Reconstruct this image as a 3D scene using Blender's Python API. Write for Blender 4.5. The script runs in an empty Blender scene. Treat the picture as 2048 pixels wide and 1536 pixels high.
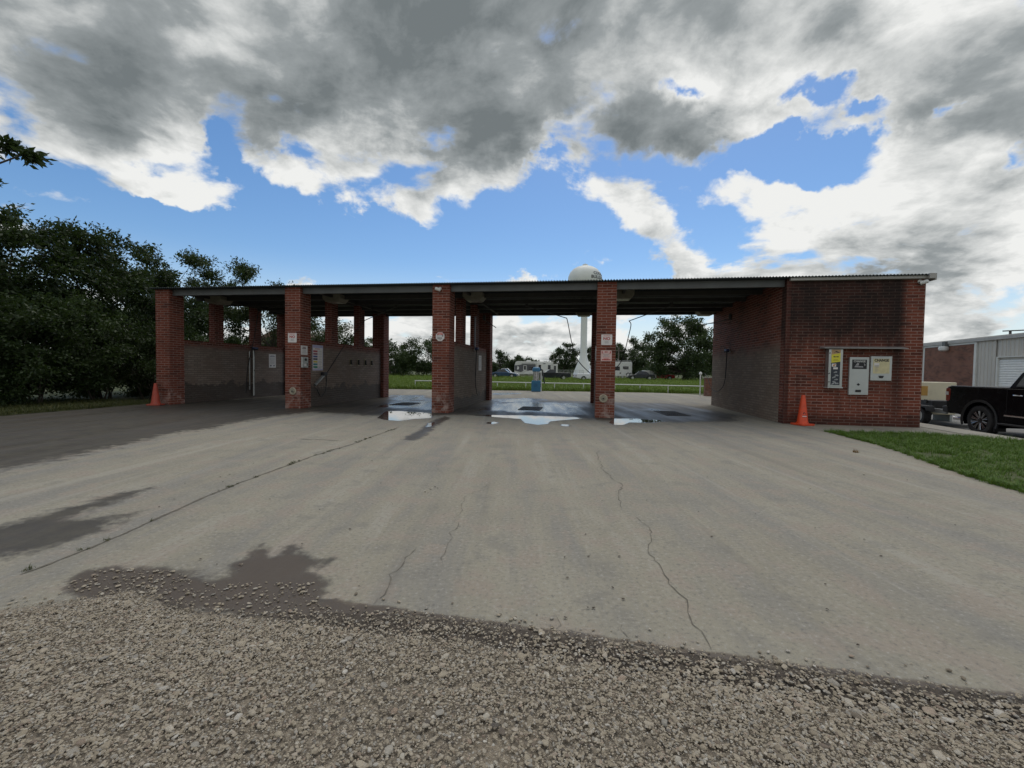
import bpy, bmesh, math, random
import numpy as np
from mathutils import Vector, Matrix, Euler

R = math.radians
SC = bpy.context.scene
COL = SC.collection
rng = np.random.default_rng(7)
random.seed(7)

# building frame: s runs along the front, t runs back into the bays, z is up
YAW = .1558
CY, SY = math.cos(YAW), math.sin(YAW)
DIST = 12.68
def W(s, t, z=0.0):
    return (s*CY + t*SY, DIST - s*SY + t*CY, z)
def ST(x, y):
    y = y - DIST
    return x*CY - y*SY, x*SY + y*CY
S1, S2, S3, S4, S5, S6 = -12.019, -7.277, -2.433, 2.391, 7.282, 10.504
PW, PD, LEN, HT = .531, .546, 6.407, 3.82
CAMH = 1.32

# ------------------------------------------------------------------ node helper
class NT:
    def __init__(self, tree):
        self.t = tree
    def n(self, kind, inputs=None, **props):
        nd = self.t.nodes.new(kind)
        for k, v in props.items():
            setattr(nd, k, v)
        for k, v in (inputs or {}).items():
            sk = nd.inputs[k]
            if isinstance(v, bpy.types.NodeSocket):
                self.t.links.new(v, sk)
            else:
                sk.default_value = v
        return nd
    def math(self, op, a, b=0.0, c=0.0, clamp=False):
        nd = self.n('ShaderNodeMath', {0: a, 1: b, 2: c}, operation=op, use_clamp=clamp)
        return nd.outputs[0]
    def sstep(self, x, a, b, lo=0.0, hi=1.0):
        nd = self.n('ShaderNodeMapRange', {0: x, 1: a, 2: b, 3: lo, 4: hi}, interpolation_type='SMOOTHSTEP')
        return nd.outputs[0]
    def lin(self, x, a, b, lo=0.0, hi=1.0):
        return self.n('ShaderNodeMapRange', {0: x, 1: a, 2: b, 3: lo, 4: hi}).outputs[0]
    def mix(self, f, a, b, blend='MIX'):
        nd = self.n('ShaderNodeMix', data_type='RGBA', blend_type=blend)
        for sk, v in ((nd.inputs[0], f), (nd.inputs[6], a), (nd.inputs[7], b)):
            if isinstance(v, bpy.types.NodeSocket):
                self.t.links.new(v, sk)
            elif sk == nd.inputs[0]:
                sk.default_value = v
            else:
                sk.default_value = (*v, 1.0) if len(v) == 3 else v
        return nd.outputs[2]
    def noise(self, vec, scale, detail=4.0, rough=.55, dist=0.0):
        return self.n('ShaderNodeTexNoise', {'Vector': vec, 'Scale': scale, 'Detail': detail, 'Roughness': rough, 'Distortion': dist}).outputs[0]
    def map(self, vec, scale=(1, 1, 1), loc=(0, 0, 0), rot=(0, 0, 0)):
        return self.n('ShaderNodeMapping', {'Vector': vec, 'Location': loc, 'Rotation': rot, 'Scale': scale}).outputs[0]
    def xyz(self, vec):
        return self.n('ShaderNodeSeparateXYZ', {0: vec}).outputs
    def attr(self, name):
        return self.n('ShaderNodeAttribute', attribute_name=name).outputs['Fac']
    def bump(self, h, dist=.01, strength=1.0):
        return self.n('ShaderNodeBump', {'Height': h, 'Distance': dist, 'Strength': strength}).outputs[0]

MATS = {}
def new_mat(name):
    m = bpy.data.materials.new(name)
    m.use_nodes = True
    m.node_tree.nodes.clear()
    MATS[name] = m
    return m, NT(m.node_tree)
def finish(m, N, color, rough=.6, normal=None, metal=0.0, spec=None, **kw):
    ins = {'Base Color': color if isinstance(color, bpy.types.NodeSocket) else (*color, 1.0), 'Roughness': rough, 'Metallic': metal}
    if normal is not None: ins['Normal'] = normal
    if spec is not None: ins['Specular IOR Level'] = spec
    ins.update(kw)
    p = N.n('ShaderNodeBsdfPrincipled', ins)
    N.n('ShaderNodeOutputMaterial', {0: p.outputs[0]})
    return m
def plain(name, color, rough=.6, metal=0.0, var=.12, vscale=6.0, dirt=0.0, bump=0.0, spec=None, **kw):
    m, N = new_mat(name)
    g = N.n('ShaderNodeTexCoord').outputs['Object']
    nz = N.noise(g, vscale, 5, .6)
    c = N.mix(1.0, color, N.n('ShaderNodeCombineColor', {0: N.lin(nz, .3, .7, 1-var, 1+var), 1: N.lin(nz, .3, .7, 1-var, 1+var), 2: N.lin(nz, .3, .7, 1-var, 1+var)}).outputs[0], 'MULTIPLY')
    if dirt:
        d = N.sstep(N.noise(g, vscale*.6, 6, .7), .5, .72, 0, dirt)
        c = N.mix(d, c, (.09, .075, .06))
    r = N.lin(N.noise(g, vscale*2, 4, .6), .3, .7, max(rough-.08, .02), min(rough+.08, 1))
    nm = N.bump(N.noise(g, vscale*12, 3), bump) if bump else None
    return finish(m, N, c, r, nm, metal, spec, **kw)

def brick(name, c1=(.18, .048, .029), c2=(.058, .019, .015), mortar=(.42, .29, .24), grey=None, wet=0.0, soot=False, pale=0.0, fade=0.0):
    """bricks laid out on the UV map in metres: u along the wall, v is the height"""
    m, N = new_mat(name)
    uv = N.n('ShaderNodeTexCoord').outputs['UV']
    u, v, _ = N.xyz(uv)
    bt = N.n('ShaderNodeTexBrick', {'Vector': uv, 'Color1': (0, 0, 0, 1), 'Color2': (1, 1, 1, 1), 'Mortar': (.5, .5, .5, 1), 'Scale': 1.0,
             'Mortar Size': .0085, 'Mortar Smooth': .15, 'Bias': 0.0, 'Brick Width': .2655, 'Row Height': .0764})
    rnd = bt.outputs[0]; fac = bt.outputs[1]
    n1 = N.noise(uv, 1.1, 6, .65); n2 = N.noise(uv, 26, 4, .6); n3 = N.noise(N.map(uv, (3.2, .5, 1)), 1.3, 5, .65)
    t = N.sstep(N.math('ADD', rnd, N.math('MULTIPLY', N.math('SUBTRACT', n1, .5), .9)), .45, 1.05)
    col = N.mix(t, c1, c2)
    col = N.mix(N.lin(n2, .3, .7, 0, .45), col, (c1[0]*1.35, c1[1]*1.6, c1[2]*1.7))
    mcol = N.mix(N.lin(n1, .3, .7), mortar, tuple(x*.6 for x in mortar))
    col = N.mix(N.math('MULTIPLY', fac, N.lin(n2, .3, .7, .55, 1)), col, mcol)
    if fade:
        col = N.mix(N.sstep(n1, .45, .7, 0, fade), col, (.05, .03, .025))
    if pale:   # lime bloom low down on the pillar
        pm = N.math('MULTIPLY', N.sstep(v, 1.0, .2), N.sstep(N.noise(uv, 3.1, 5, .65), .47, .66, 0, pale))
        col = N.mix(pm, col, (.42, .33, .29))
    rough = N.lin(n2, .3, .7, .75, .92)
    if grey:
        top, soft, gc, st = grey
        gm = N.math('MULTIPLY', N.sstep(N.math('ADD', v, N.math('MULTIPLY', N.math('SUBTRACT', N.noise(uv, .9, 5, .6), .5), soft*2)), top+soft, top-soft), st)
        gcol = N.mix(N.math('MULTIPLY', fac, .9), N.mix(N.math('ADD', N.math('MULTIPLY', rnd, .7), N.lin(n2, .35, .65, 0, .3)), tuple(x*1.12 for x in gc), (gc[0]*.72, gc[1]*.66, gc[2]*.63)), tuple(x*.42 for x in gc))
        gcol = N.mix(N.sstep(n1, .4, .62, 0, .6), gcol, tuple(x*y for x, y in zip(gc, (.72, .62, .58))))
        col = N.mix(gm, col, gcol)
    if wet:
        wl = N.math('ADD', v, N.math('MULTIPLY', N.math('SUBTRACT', N.noise(uv, 1.7, 6, .62), .5), 1.1))
        wm = N.sstep(wl, wet+.05, wet-.03, 0, .62)
        col = N.mix(wm, col, (.012, .010, .009))
        rough = N.math('SUBTRACT', rough, N.math('MULTIPLY', wm, .45))
    if soot:   # black algae and soot grown down the front wall, sharp along its right end
        su = N.math('ADD', u, N.math('MULTIPLY', N.math('SUBTRACT', N.noise(N.map(uv, (1, 3, 1)), 2.2, 5, .7), .5), .25))
        right = N.sstep(su, 10.20, 9.92)
        left = N.sstep(N.math('ADD', u, N.math('MULTIPLY', N.math('SUBTRACT', n1, .5), 2.4)), 6.9, 8.4, .9, 1)
        up = N.sstep(N.math('ADD', v, N.math('MULTIPLY', N.math('SUBTRACT', n3, .5), 1.3)), 1.55, 2.55)
        a = N.math('MULTIPLY', N.math('MULTIPLY', right, left), up)
        patch = N.lin(N.noise(N.map(uv, (1, .55, 1)), 2.0, 6, .7), .36, .58, .78, 1)
        a = N.math('MULTIPLY', a, N.math('MAXIMUM', patch, N.sstep(u, 8.9, 9.9, 0, 1)))
        drip = N.math('MULTIPLY', N.math('MULTIPLY', N.sstep(su, 9.55, 9.98), right), N.sstep(v, .1, 2.2, .62, 1))
        low = N.math('MULTIPLY', N.sstep(N.math('ADD', v, N.math('MULTIPLY', N.math('SUBTRACT', n3, .5), .5)), .42, .12), .6)
        a = N.math('MAXIMUM', N.math('MAXIMUM', a, N.math('MULTIPLY', drip, .9)), low)
        streak = N.math('MULTIPLY', N.sstep(n3, .52, .68), .35)
        a = N.math('MAXIMUM', a, streak)
        col = N.mix(N.math('MULTIPLY', a, N.math('SUBTRACT', .95, N.math('MULTIPLY', fac, .10))), col, (.014, .010, .009))
    h = N.math('ADD', N.math('MULTIPLY', N.math('SUBTRACT', 1.0, fac), 1.0), N.math('MULTIPLY', n2, .25))
    return finish(m, N, col, rough, N.bump(h, .008, .9), spec=.25)

# ------------------------------------------------------------------ mesh helper
class MB:
    def __init__(self):
        self.v = []; self.f = []; self.sm = []; self.mi = []; self.cur = 0
    def add(self, verts, faces, smooth=False):
        o = len(self.v)
        self.v += [tuple(p) for p in verts]
        for f in faces:
            self.f.append(tuple(i+o for i in f)); self.sm.append(smooth); self.mi.append(self.cur)
        return self
    def box(self, x0, y0, z0, x1, y1, z1):
        v = [(x0, y0, z0), (x1, y0, z0), (x1, y1, z0), (x0, y1, z0), (x0, y0, z1), (x1, y0, z1), (x1, y1, z1), (x0, y1, z1)]
        return self.add(v, [(0, 3, 2, 1), (4, 5, 6, 7), (0, 1, 5, 4), (1, 2, 6, 5), (2, 3, 7, 6), (3, 0, 4, 7)])
    def prism(self, poly, a, b, axis='y', smooth=False):
        """poly in the plane across axis: y -> (x,z), x -> (y,z), z -> (x,y)"""
        def p(u, w, k):
            return {'y': (u, k, w), 'x': (k, u, w), 'z': (u, w, k)}[axis]
        n = len(poly)
        v = [p(u, w, a) for u, w in poly] + [p(u, w, b) for u, w in poly]
        f = [tuple(range(n)), tuple(range(2*n-1, n-1, -1))]
        f += [(i, n+i, n+(i+1) % n, (i+1) % n) for i in range(n)]
        return self.add(v, f, smooth)
    def tube(self, pts, r, n=8, cap=True):
        pts = [Vector(p) for p in pts]
        rs = r if isinstance(r, (list, tuple)) else [r]*len(pts)
        vs = []; fs = []
        up = Vector((0, 0, 1)); prev = None
        for i, p in enumerate(pts):
            d = (pts[min(i+1, len(pts)-1)] - pts[max(i-1, 0)]).normalized()
            if prev is None:
                a = d.cross(up)
                if a.length < 1e-3: a = d.cross(Vector((1, 0, 0)))
                a.normalize()
            else:
                a = (prev - d*prev.dot(d))
                if a.length < 1e-4: a = d.orthogonal()
                a.normalize()
            prev = a; b = d.cross(a)
            for k in range(n):
                t = 2*math.pi*k/n
                vs.append(p + (a*math.cos(t) + b*math.sin(t))*rs[i])
        for i in range(len(pts)-1):
            for k in range(n):
                fs.append((i*n+k, i*n+(k+1) % n, (i+1)*n+(k+1) % n, (i+1)*n+k))
        self.add(vs, fs, True)
        if cap:
            o = len(pts)-1
            self.add(vs[:n], [tuple(range(n-1, -1, -1))]); self.add(vs[o*n:], [tuple(range(n))])
        return self
    def lathe(self, prof, c=(0, 0, 0), axis='z', n=24, smooth=True, cap=True):
        vs = []; fs = []
        for r, h in prof:
            for k in range(n):
                t = 2*math.pi*k/n; u, w = r*math.cos(t), r*math.sin(t)
                q = {'z': (u, w, h), 'y': (u, h, w), 'x': (h, u, w)}[axis]
                vs.append((q[0]+c[0], q[1]+c[1], q[2]+c[2]))
        for i in range(len(prof)-1):
            for k in range(n):
                fs.append((i*n+k, i*n+(k+1) % n, (i+1)*n+(k+1) % n, (i+1)*n+k))
        if cap:
            fs.append(tuple(range(n-1, -1, -1))); fs.append(tuple((len(prof)-1)*n+k for k in range(n)))
        return self.add(vs, fs, smooth)
    def quad(self, a, b, c, d):
        return self.add([a, b, c, d], [(0, 1, 2, 3)])
    def build(self, name, mat, parent=None, loc=None, rotz=0.0, bevel=0.0, seg=2, angle=35, uv=True, fixn=True):
        me = bpy.data.meshes.new(name)
        me.from_pydata(self.v, [], self.f)
        for m in (mat if isinstance(mat, (list, tuple)) else [mat]): me.materials.append(m)
        me.polygons.foreach_set('use_smooth', self.sm)
        me.polygons.foreach_set('material_index', self.mi)
        if fixn:
            bm = bmesh.new(); bm.from_mesh(me)
            bmesh.ops.recalc_face_normals(bm, faces=bm.faces)
            bm.to_mesh(me); bm.free()
        if uv:
            ul = me.uv_layers.new(name='UVMap').data
            for p in me.polygons:
                nx, ny, nz = (abs(c) for c in p.normal)
                for li in p.loop_indices:
                    x, y, z = me.vertices[me.loops[li].vertex_index].co
                    ul[li].uv = (x, y) if nz > .7 else ((x, z) if ny >= nx else (y, z))
        if any(self.sm): me.set_sharp_from_angle(angle=R(angle))
        o = bpy.data.objects.new(name, me); COL.objects.link(o)
        if parent is not None: o.parent = parent
        if loc is not None: o.location = loc
        o.rotation_euler.z = rotz
        if bevel:
            b = o.modifiers.new('bevel', 'BEVEL'); b.width = bevel; b.segments = seg; b.limit_method = 'ANGLE'; b.angle_limit = R(40)
        return o

def mesh_np(name, verts, faces, mat, parent=None, loc=None, smooth=False):
    """fast mesh of equal-sided faces from arrays"""
    me = bpy.data.meshes.new(name)
    verts = np.asarray(verts, dtype=np.float32); faces = np.asarray(faces, dtype=np.int32)
    me.vertices.add(len(verts)); me.vertices.foreach_set('co', verts.ravel())
    m, k = faces.shape
    me.loops.add(m*k); me.loops.foreach_set('vertex_index', faces.ravel())
    me.polygons.add(m); me.polygons.foreach_set('loop_start', np.arange(0, m*k, k, dtype=np.int32))
    if smooth: me.polygons.foreach_set('use_smooth', np.ones(m, dtype=bool))
    me.update(calc_edges=True)
    if mat: me.materials.append(mat)
    o = bpy.data.objects.new(name, me); COL.objects.link(o)
    if parent is not None: o.parent = parent
    if loc is not None: o.location = loc
    return o

def tag(o, label=None, cat=None, group=None, kind=None):
    if label: o['label'] = label
    if cat: o['category'] = cat
    if group: o['group'] = group
    if kind: o['kind'] = kind
    return o
def thing(name, label, cat, loc=(0, 0, 0), rotz=0.0, group=None):
    o = bpy.data.objects.new(name, None); COL.objects.link(o)
    o.location = loc; o.rotation_euler.z = rotz; o.empty_display_size = .2
    return tag(o, label, cat, group)
def copy_tree(o, parent=None):
    c = o.copy(); COL.objects.link(c)
    if parent is not None: c.parent = parent
    for ch in list(o.children): copy_tree(ch, c)
    return c
def text(body, size, mat, parent, loc, rot=(R(90), 0, 0), name='lettering', align='CENTER', bold=0.0, sx=1.0):
    cu = bpy.data.curves.new('lettering', 'FONT')
    cu.body = body; cu.size = size; cu.align_x = align; cu.align_y = 'CENTER'; cu.extrude = .0008; cu.offset = bold; cu.resolution_u = 3
    ob = bpy.data.objects.new('lettering', cu); COL.objects.link(ob)
    bpy.context.view_layer.update()
    me = bpy.data.meshes.new_from_object(ob.evaluated_get(bpy.context.evaluated_depsgraph_get()))
    bpy.data.objects.remove(ob)
    me.materials.clear(); me.materials.append(mat)
    o = bpy.data.objects.new(name, me); COL.objects.link(o)
    o.parent = parent; o.location = loc; o.rotation_euler = rot; o.scale.x = sx
    return o

# ------------------------------------------------------------------ materials
M_PILLAR = brick('pillar_brick', pale=.7, fade=.25)
M_PILLAR_DARK = brick('pier_brick', c1=(.15, .04, .028), fade=.4)
M_BAYWALL = brick('bay_wall_brick', grey=(2.0, .14, (.30, .255, .215), .93), wet=.62)
M_BAYWALL_DRY = brick('coated_wall_brick', grey=(2.05, .12, (.30, .26, .215), .94), wet=.35)
M_SIDEWALL = brick('side_wall_brick', grey=(2.05, .30, (.285, .242, .195), .9), fade=.3)
M_FRONT = brick('front_wall_brick', soot=True, fade=.25)
M_STORE_BRICK = brick('storage_brick', c1=(.19, .075, .048), c2=(.065, .03, .022), mortar=(.34, .26, .21), pale=.3, fade=.3)
M_STEEL = plain('painted_steel_beam', (.115, .12, .12), .5, .2, .2, 3, .4)
M_STEEL_DARK = plain('dull_purlin_steel', (.06, .06, .058), .6, .3, .2, 4, .3)
M_TRIM = plain('grey_metal_trim', (.40, .385, .36), .5, .1, .12, 2, .2)
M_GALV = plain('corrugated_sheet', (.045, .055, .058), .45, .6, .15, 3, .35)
M_FIXT = plain('light_housing', (.24, .225, .18), .6, 0, .15, 4, .35)
M_WHITE = plain('white_paint', (.74, .74, .71), .45, 0, .06, 5, .15)
M_OFFWHITE = plain('off_white_shell', (.62, .62, .58), .45, 0, .06, 1.2, .12)
M_SIGN = plain('sign_white', (.72, .68, .66), .4, 0, .05, 8, .12)
M_RED = plain('sign_red', (.42, .03, .03), .45, 0, .1, 8)
M_PINK = plain('faded_red', (.62, .28, .25), .45, 0, .1, 8)
M_BLACK = plain('black_print', (.015, .015, .018), .5, 0, .1, 8)
M_GREYTXT = plain('grey_print', (.33, .32, .33), .5, 0, .2, 30)
M_ALU = plain('brushed_aluminium', (.46, .47, .46), .34, .75, .10, 5, .12)
M_ALU_L = plain('sheet_metal_face', (.50, .52, .51), .38, .35, .07, 4, .08)
M_STAIN = plain('stainless_steel', (.62, .63, .63), .2, .95, .06, 6)
M_RUBBER = plain('black_rubber', (.016, .016, .017), .55, 0, .2, 10, .1)
M_TYRE = plain('tyre_rubber', (.022, .022, .023), .75, 0, .25, 12, .25)
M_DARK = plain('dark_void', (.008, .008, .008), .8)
M_YELLOW = plain('yellow_label', (.70, .62, .05), .45, 0, .06, 6)
M_TAN = plain('tan_label', (.52, .33, .17), .5, 0, .15, 14)
M_CREAM = plain('cream_label', (.62, .55, .33), .5, 0, .1, 12)
M_NAVY = plain('navy_label', (.025, .03, .045), .4, 0, .2, 12)
M_BLUE = plain('vacuum_blue', (.035, .165, .30), .45, 0, .12, 3, .15)
M_PURPLE = plain('menu_lilac', (.42, .40, .62), .45, 0, .06, 8)
M_CONE = plain('cone_orange', (.70, .075, .02), .5, 0, .15, 8, .45)
M_CONE_OLD = plain('faded_cone_red', (.42, .07, .04), .6, 0, .2, 8, .5)
M_GRATE = plain('rusty_grate', (.045, .035, .028), .6, .5, .3, 8, .5)
M_PIPE = plain('white_pipe', (.66, .67, .64), .45, 0, .1, 3, .2)
M_BLUEFIT = plain('blue_brush_head', (.03, .04, .12), .6)
M_BARK = plain('bark', (.075, .06, .045), .9, 0, .3, 9, .3, .03)
M_CREAMBOX = plain('cream_paint', (.62, .56, .40), .5, 0, .06, 3, .15)
M_AMBER = plain('amber_panel', (.45, .24, .04), .4)
M_TRUCK = plain('black_car_paint', (.003, .003, .0045), .22, 0, .1, 3, 0, 0, .12)
M_GLASS = plain('dark_window_glass', (.012, .014, .016), .06, 0, .1, 2, 0, 0, .7)
M_CHROME = plain('chrome', (.75, .76, .78), .12, 1.0, .05, 6)
M_RIMDARK = plain('gunmetal_rim', (.05, .05, .055), .25, .8, .2, 8)
M_LAMP = plain('tail_lamp_red', (.20, .012, .012), .12, 0, .1, 6, 0, 0, .7)
M_LAMPW = plain('clear_lamp', (.65, .62, .62), .12, 0, .1, 6)
M_TRAILER = plain('galvanised_frame', (.30, .32, .32), .5, .5, .15, 4, .25)
M_CARBLUE = plain('blue_car_paint', (.05, .09, .16), .15, .3, .1, 2, 0, 0, .6)
M_CARDARK = plain('charcoal_car_paint', (.02, .025, .03), .15, .2, .1, 2, 0, 0, .6)
M_CARWHITE = plain('white_car_paint', (.75, .76, .78), .2, 0, .05, 2, 0, 0, .6)
M_CARRED = plain('red_car_paint', (.30, .02, .02), .2, 0, .1, 2, 0, 0, .6)
M_RVGREY = plain('grey_graphic', (.10, .10, .11), .4, 0, .1, 2)
M_ROOFBROWN = plain('brown_shingles', (.16, .10, .07), .9, 0, .25, 12, .3, .02)
M_POLE = plain('weathered_pole', (.16, .14, .12), .9, 0, .25, 5, .3)
M_TANK = plain('tank_paint', (.76, .78, .74), .5, 0, .07, .25, .10)
M_SHELF = plain('sheet_metal_ledge', (.36, .35, .34), .45, .5, .15, 4, .35)
M_MUDFLAP = plain('plastic_trim', (.018, .018, .019), .6, 0, .15, 9, .15)

def ribbed(name, col, pitch):
    m, N = new_mat(name)
    uv = N.n('ShaderNodeTexCoord').outputs['UV']
    u, v, _ = N.xyz(uv)
    n1 = N.noise(N.map(uv, (2.5, .25, 1)), 1.4, 5, .6)
    c = N.mix(N.sstep(n1, .45, .72, 0, .45), col, tuple(x*.6 for x in col))
    return finish(m, N, c, .5, None, .0)
M_PANEL = ribbed('ribbed_metal_panel', (.52, .49, .435), .3)

def leaf_mat(name, dark, light, yellow=.0):
    m, N = new_mat(name)
    rnd = N.n('ShaderNodeNewGeometry').outputs['Random Per Island']
    pos = N.n('ShaderNodeTexCoord').outputs['Object']
    nz = N.noise(pos, .9, 3, .6)
    t = N.math('ADD', N.math('MULTIPLY', rnd, .6), N.lin(nz, .3, .7, 0, .4))
    c = N.mix(t, dark, light)
    if yellow: c = N.mix(N.sstep(rnd, .93, .97, 0, yellow), c, (.16, .13, .03))
    p = N.n('ShaderNodeBsdfPrincipled', {'Base Color': c, 'Roughness': .5, 'Specular IOR Level': .3})
    tr = N.n('ShaderNodeBsdfTranslucent', {'Color': N.mix(.5, c, (.10, .16, .03))})
    mx = N.n('ShaderNodeMixShader', {0: .22, 1: p.outputs[0], 2: tr.outputs[0]})
    N.n('ShaderNodeOutputMaterial', {0: mx.outputs[0]})
    return m
L_DEEP = leaf_mat('deep_green_leaves', (.008, .018, .005), (.040, .066, .016))
L_MID = leaf_mat('mid_green_leaves', (.014, .029, .008), (.058, .090, .024))
L_OLIVE = leaf_mat('olive_leaves', (.022, .036, .012), (.075, .095, .03), .3)
L_FAR = leaf_mat('far_leaves', (.020, .036, .014), (.060, .086, .034))
G_LAWN = leaf_mat('lawn_blades', (.045, .105, .008), (.165, .29, .03), .5)
G_FIELD = leaf_mat('field_blades', (.085, .16, .015), (.27, .36, .055), .7)
G_VERGE = leaf_mat('verge_blades', (.030, .042, .014), (.10, .105, .035), .8)

# ------------------------------------------------------------------ world
def make_world():
    w = bpy.data.worlds.new('World'); SC.world = w; w.use_nodes = True
    w.node_tree.nodes.clear(); N = NT(w.node_tree)
    d = N.n('ShaderNodeTexCoord').outputs['Generated']
    x, y, z = N.xyz(d)
    zc = N.math('MAXIMUM', z, 0.0)
    inv = N.math('DIVIDE', 1.0, N.math('ADD', zc, .30))
    p = N.n('ShaderNodeVectorMath', {0: d, 'Scale': inv}, operation='SCALE').outputs[0]
    warp = N.n('ShaderNodeTexNoise', {'Vector': p, 'Scale': 1.3, 'Detail': 3.0}).outputs['Color']
    wv = N.n('ShaderNodeVectorMath', {0: N.n('ShaderNodeVectorMath', {0: warp, 1: (.5, .5, .5)}, operation='SUBTRACT').outputs[0], 'Scale': .35}, operation='SCALE').outputs[0]
    pw = N.n('ShaderNodeVectorMath', {0: p, 1: wv}, operation='ADD').outputs[0]
    n1 = N.noise(pw, 3.3, 11, .55)
    n1b = N.noise(N.n('ShaderNodeVectorMath', {0: pw, 1: (.045, .06, .10)}, operation='ADD').outputs[0], 3.3, 7, .55)
    n2 = N.noise(pw, 1.9, 8, .6)
    w2 = N.n('ShaderNodeTexNoise', {'Vector': d, 'Scale': 5.0, 'Detail': 6.0, 'Roughness': .6}).outputs['Color']
    dw = N.n('ShaderNodeVectorMath', {0: N.n('ShaderNodeVectorMath', {0: N.n('ShaderNodeVectorMath', {0: w2, 1: (.5, .5, .5)}, operation='SUBTRACT').outputs[0], 'Scale': .22}, operation='SCALE').outputs[0], 1: d}, operation='ADD').outputs[0]
    def field(blobs, base):
        acc = base
        for bx, by, bz, a, b, c, sx, sy, wt in blobs:
            mp = N.n('ShaderNodeMapping', {'Vector': dw, 'Location': (bx, by, bz), 'Rotation': (a, b, c), 'Scale': (sx, sy, .9)}, vector_type='TEXTURE').outputs[0]
            g = N.n('ShaderNodeTexGradient', {'Vector': mp}, gradient_type='SPHERICAL').outputs[1]
            acc = N.math('MULTIPLY_ADD', g, wt, acc)
        return acc
    rear = N.sstep(y, .2, -.3); zen = N.sstep(z, .72, .86)  # rear: unseen cloud added behind the camera to brighten the building fronts
    cover = N.math('ADD', field(CLOUDS, -.34), N.math('ADD', N.math('MULTIPLY', rear, .75), N.math('MULTIPLY', zen, .4)))
    dark = N.math('ADD', field(SHADES, 0.0), N.math('ADD', N.math('MULTIPLY', zen, .25), N.math('MULTIPLY', rear, .05)))
    nn = N.math('MULTIPLY', N.math('SUBTRACT', n1, .5), 3.7)
    dens = N.math('ADD', nn, cover)
    alpha = N.sstep(dens, -.10, .30)
    relief = N.math('MULTIPLY', N.math('SUBTRACT', n1b, n1), 2.6)
    thick = N.sstep(dens, .10, 1.05, 0, .36)
    sh = N.math('ADD', N.math('ADD', dark, thick), N.math('ADD', N.math('MULTIPLY', N.math('SUBTRACT', n2, .5), 1.25), relief))
    n3 = N.noise(pw, 8.0, 8, .62)
    sh = N.math('ADD', N.math('ADD', sh, .19), N.math('MULTIPLY', N.math('SUBTRACT', n3, .5), 1.5))
    sh = N.math('MULTIPLY', sh, N.sstep(dens, .0, .40, .62, 1))
    sh = N.math('MULTIPLY', sh, .69)
    ramp = N.n('ShaderNodeValToRGB', {0: sh})
    cr = ramp.color_ramp
    cr.elements[0].position = 0.0; cr.elements[0].color = (.735, .74, .725, 1)
    cr.elements[1].position = 1.0; cr.elements[1].color = (.145, .165, .172, 1)
    e = cr.elements.new(.28); e.color = (.52, .535, .53, 1)
    e = cr.elements.new(.60); e.color = (.265, .288, .295, 1)
    sky = N.n('ShaderNodeTexSky', sky_type='NISHITA')
    sky.sun_disc = False; sky.sun_elevation = SUN_EL; sky.sun_rotation = SUN_AZ; sky.altitude = 200; sky.air_density = 1.0; sky.dust_density = .6; sky.ozone_density = 2.0
    hz = N.sstep(z, .24, .0, 0, .72)
    bg1 = N.n('ShaderNodeBackground', {'Color': N.n('ShaderNodeHueSaturation', {'Saturation': 1.22, 'Value': 1.0, 'Color': sky.outputs[0]}).outputs[0], 'Strength': .105})
    bgh = N.n('ShaderNodeBackground', {'Color': (.64, .70, .73, 1), 'Strength': 1.0})
    m0 = N.n('ShaderNodeMixShader', {0: hz, 1: bg1.outputs[0], 2: bgh.outputs[0]})
    bg2 = N.n('ShaderNodeBackground', {'Color': ramp.outputs[0], 'Strength': 1.0})
    m1 = N.n('ShaderNodeMixShader', {0: alpha, 1: m0.outputs[0], 2: bg2.outputs[0]})
    low = N.n('ShaderNodeBackground', {'Color': (.12, .12, .10, 1), 'Strength': 1.0})
    m2 = N.n('ShaderNodeMixShader', {0: N.sstep(z, -.02, -.05), 1: m1.outputs[0], 2: low.outputs[0]})
    N.n('ShaderNodeOutputWorld', {0: m2.outputs[0]})
    w.cycles.sampling_method = 'MANUAL'; w.cycles.sample_map_resolution = 512

SUN_EL, SUN_AZ = R(62), R(20)
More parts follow.
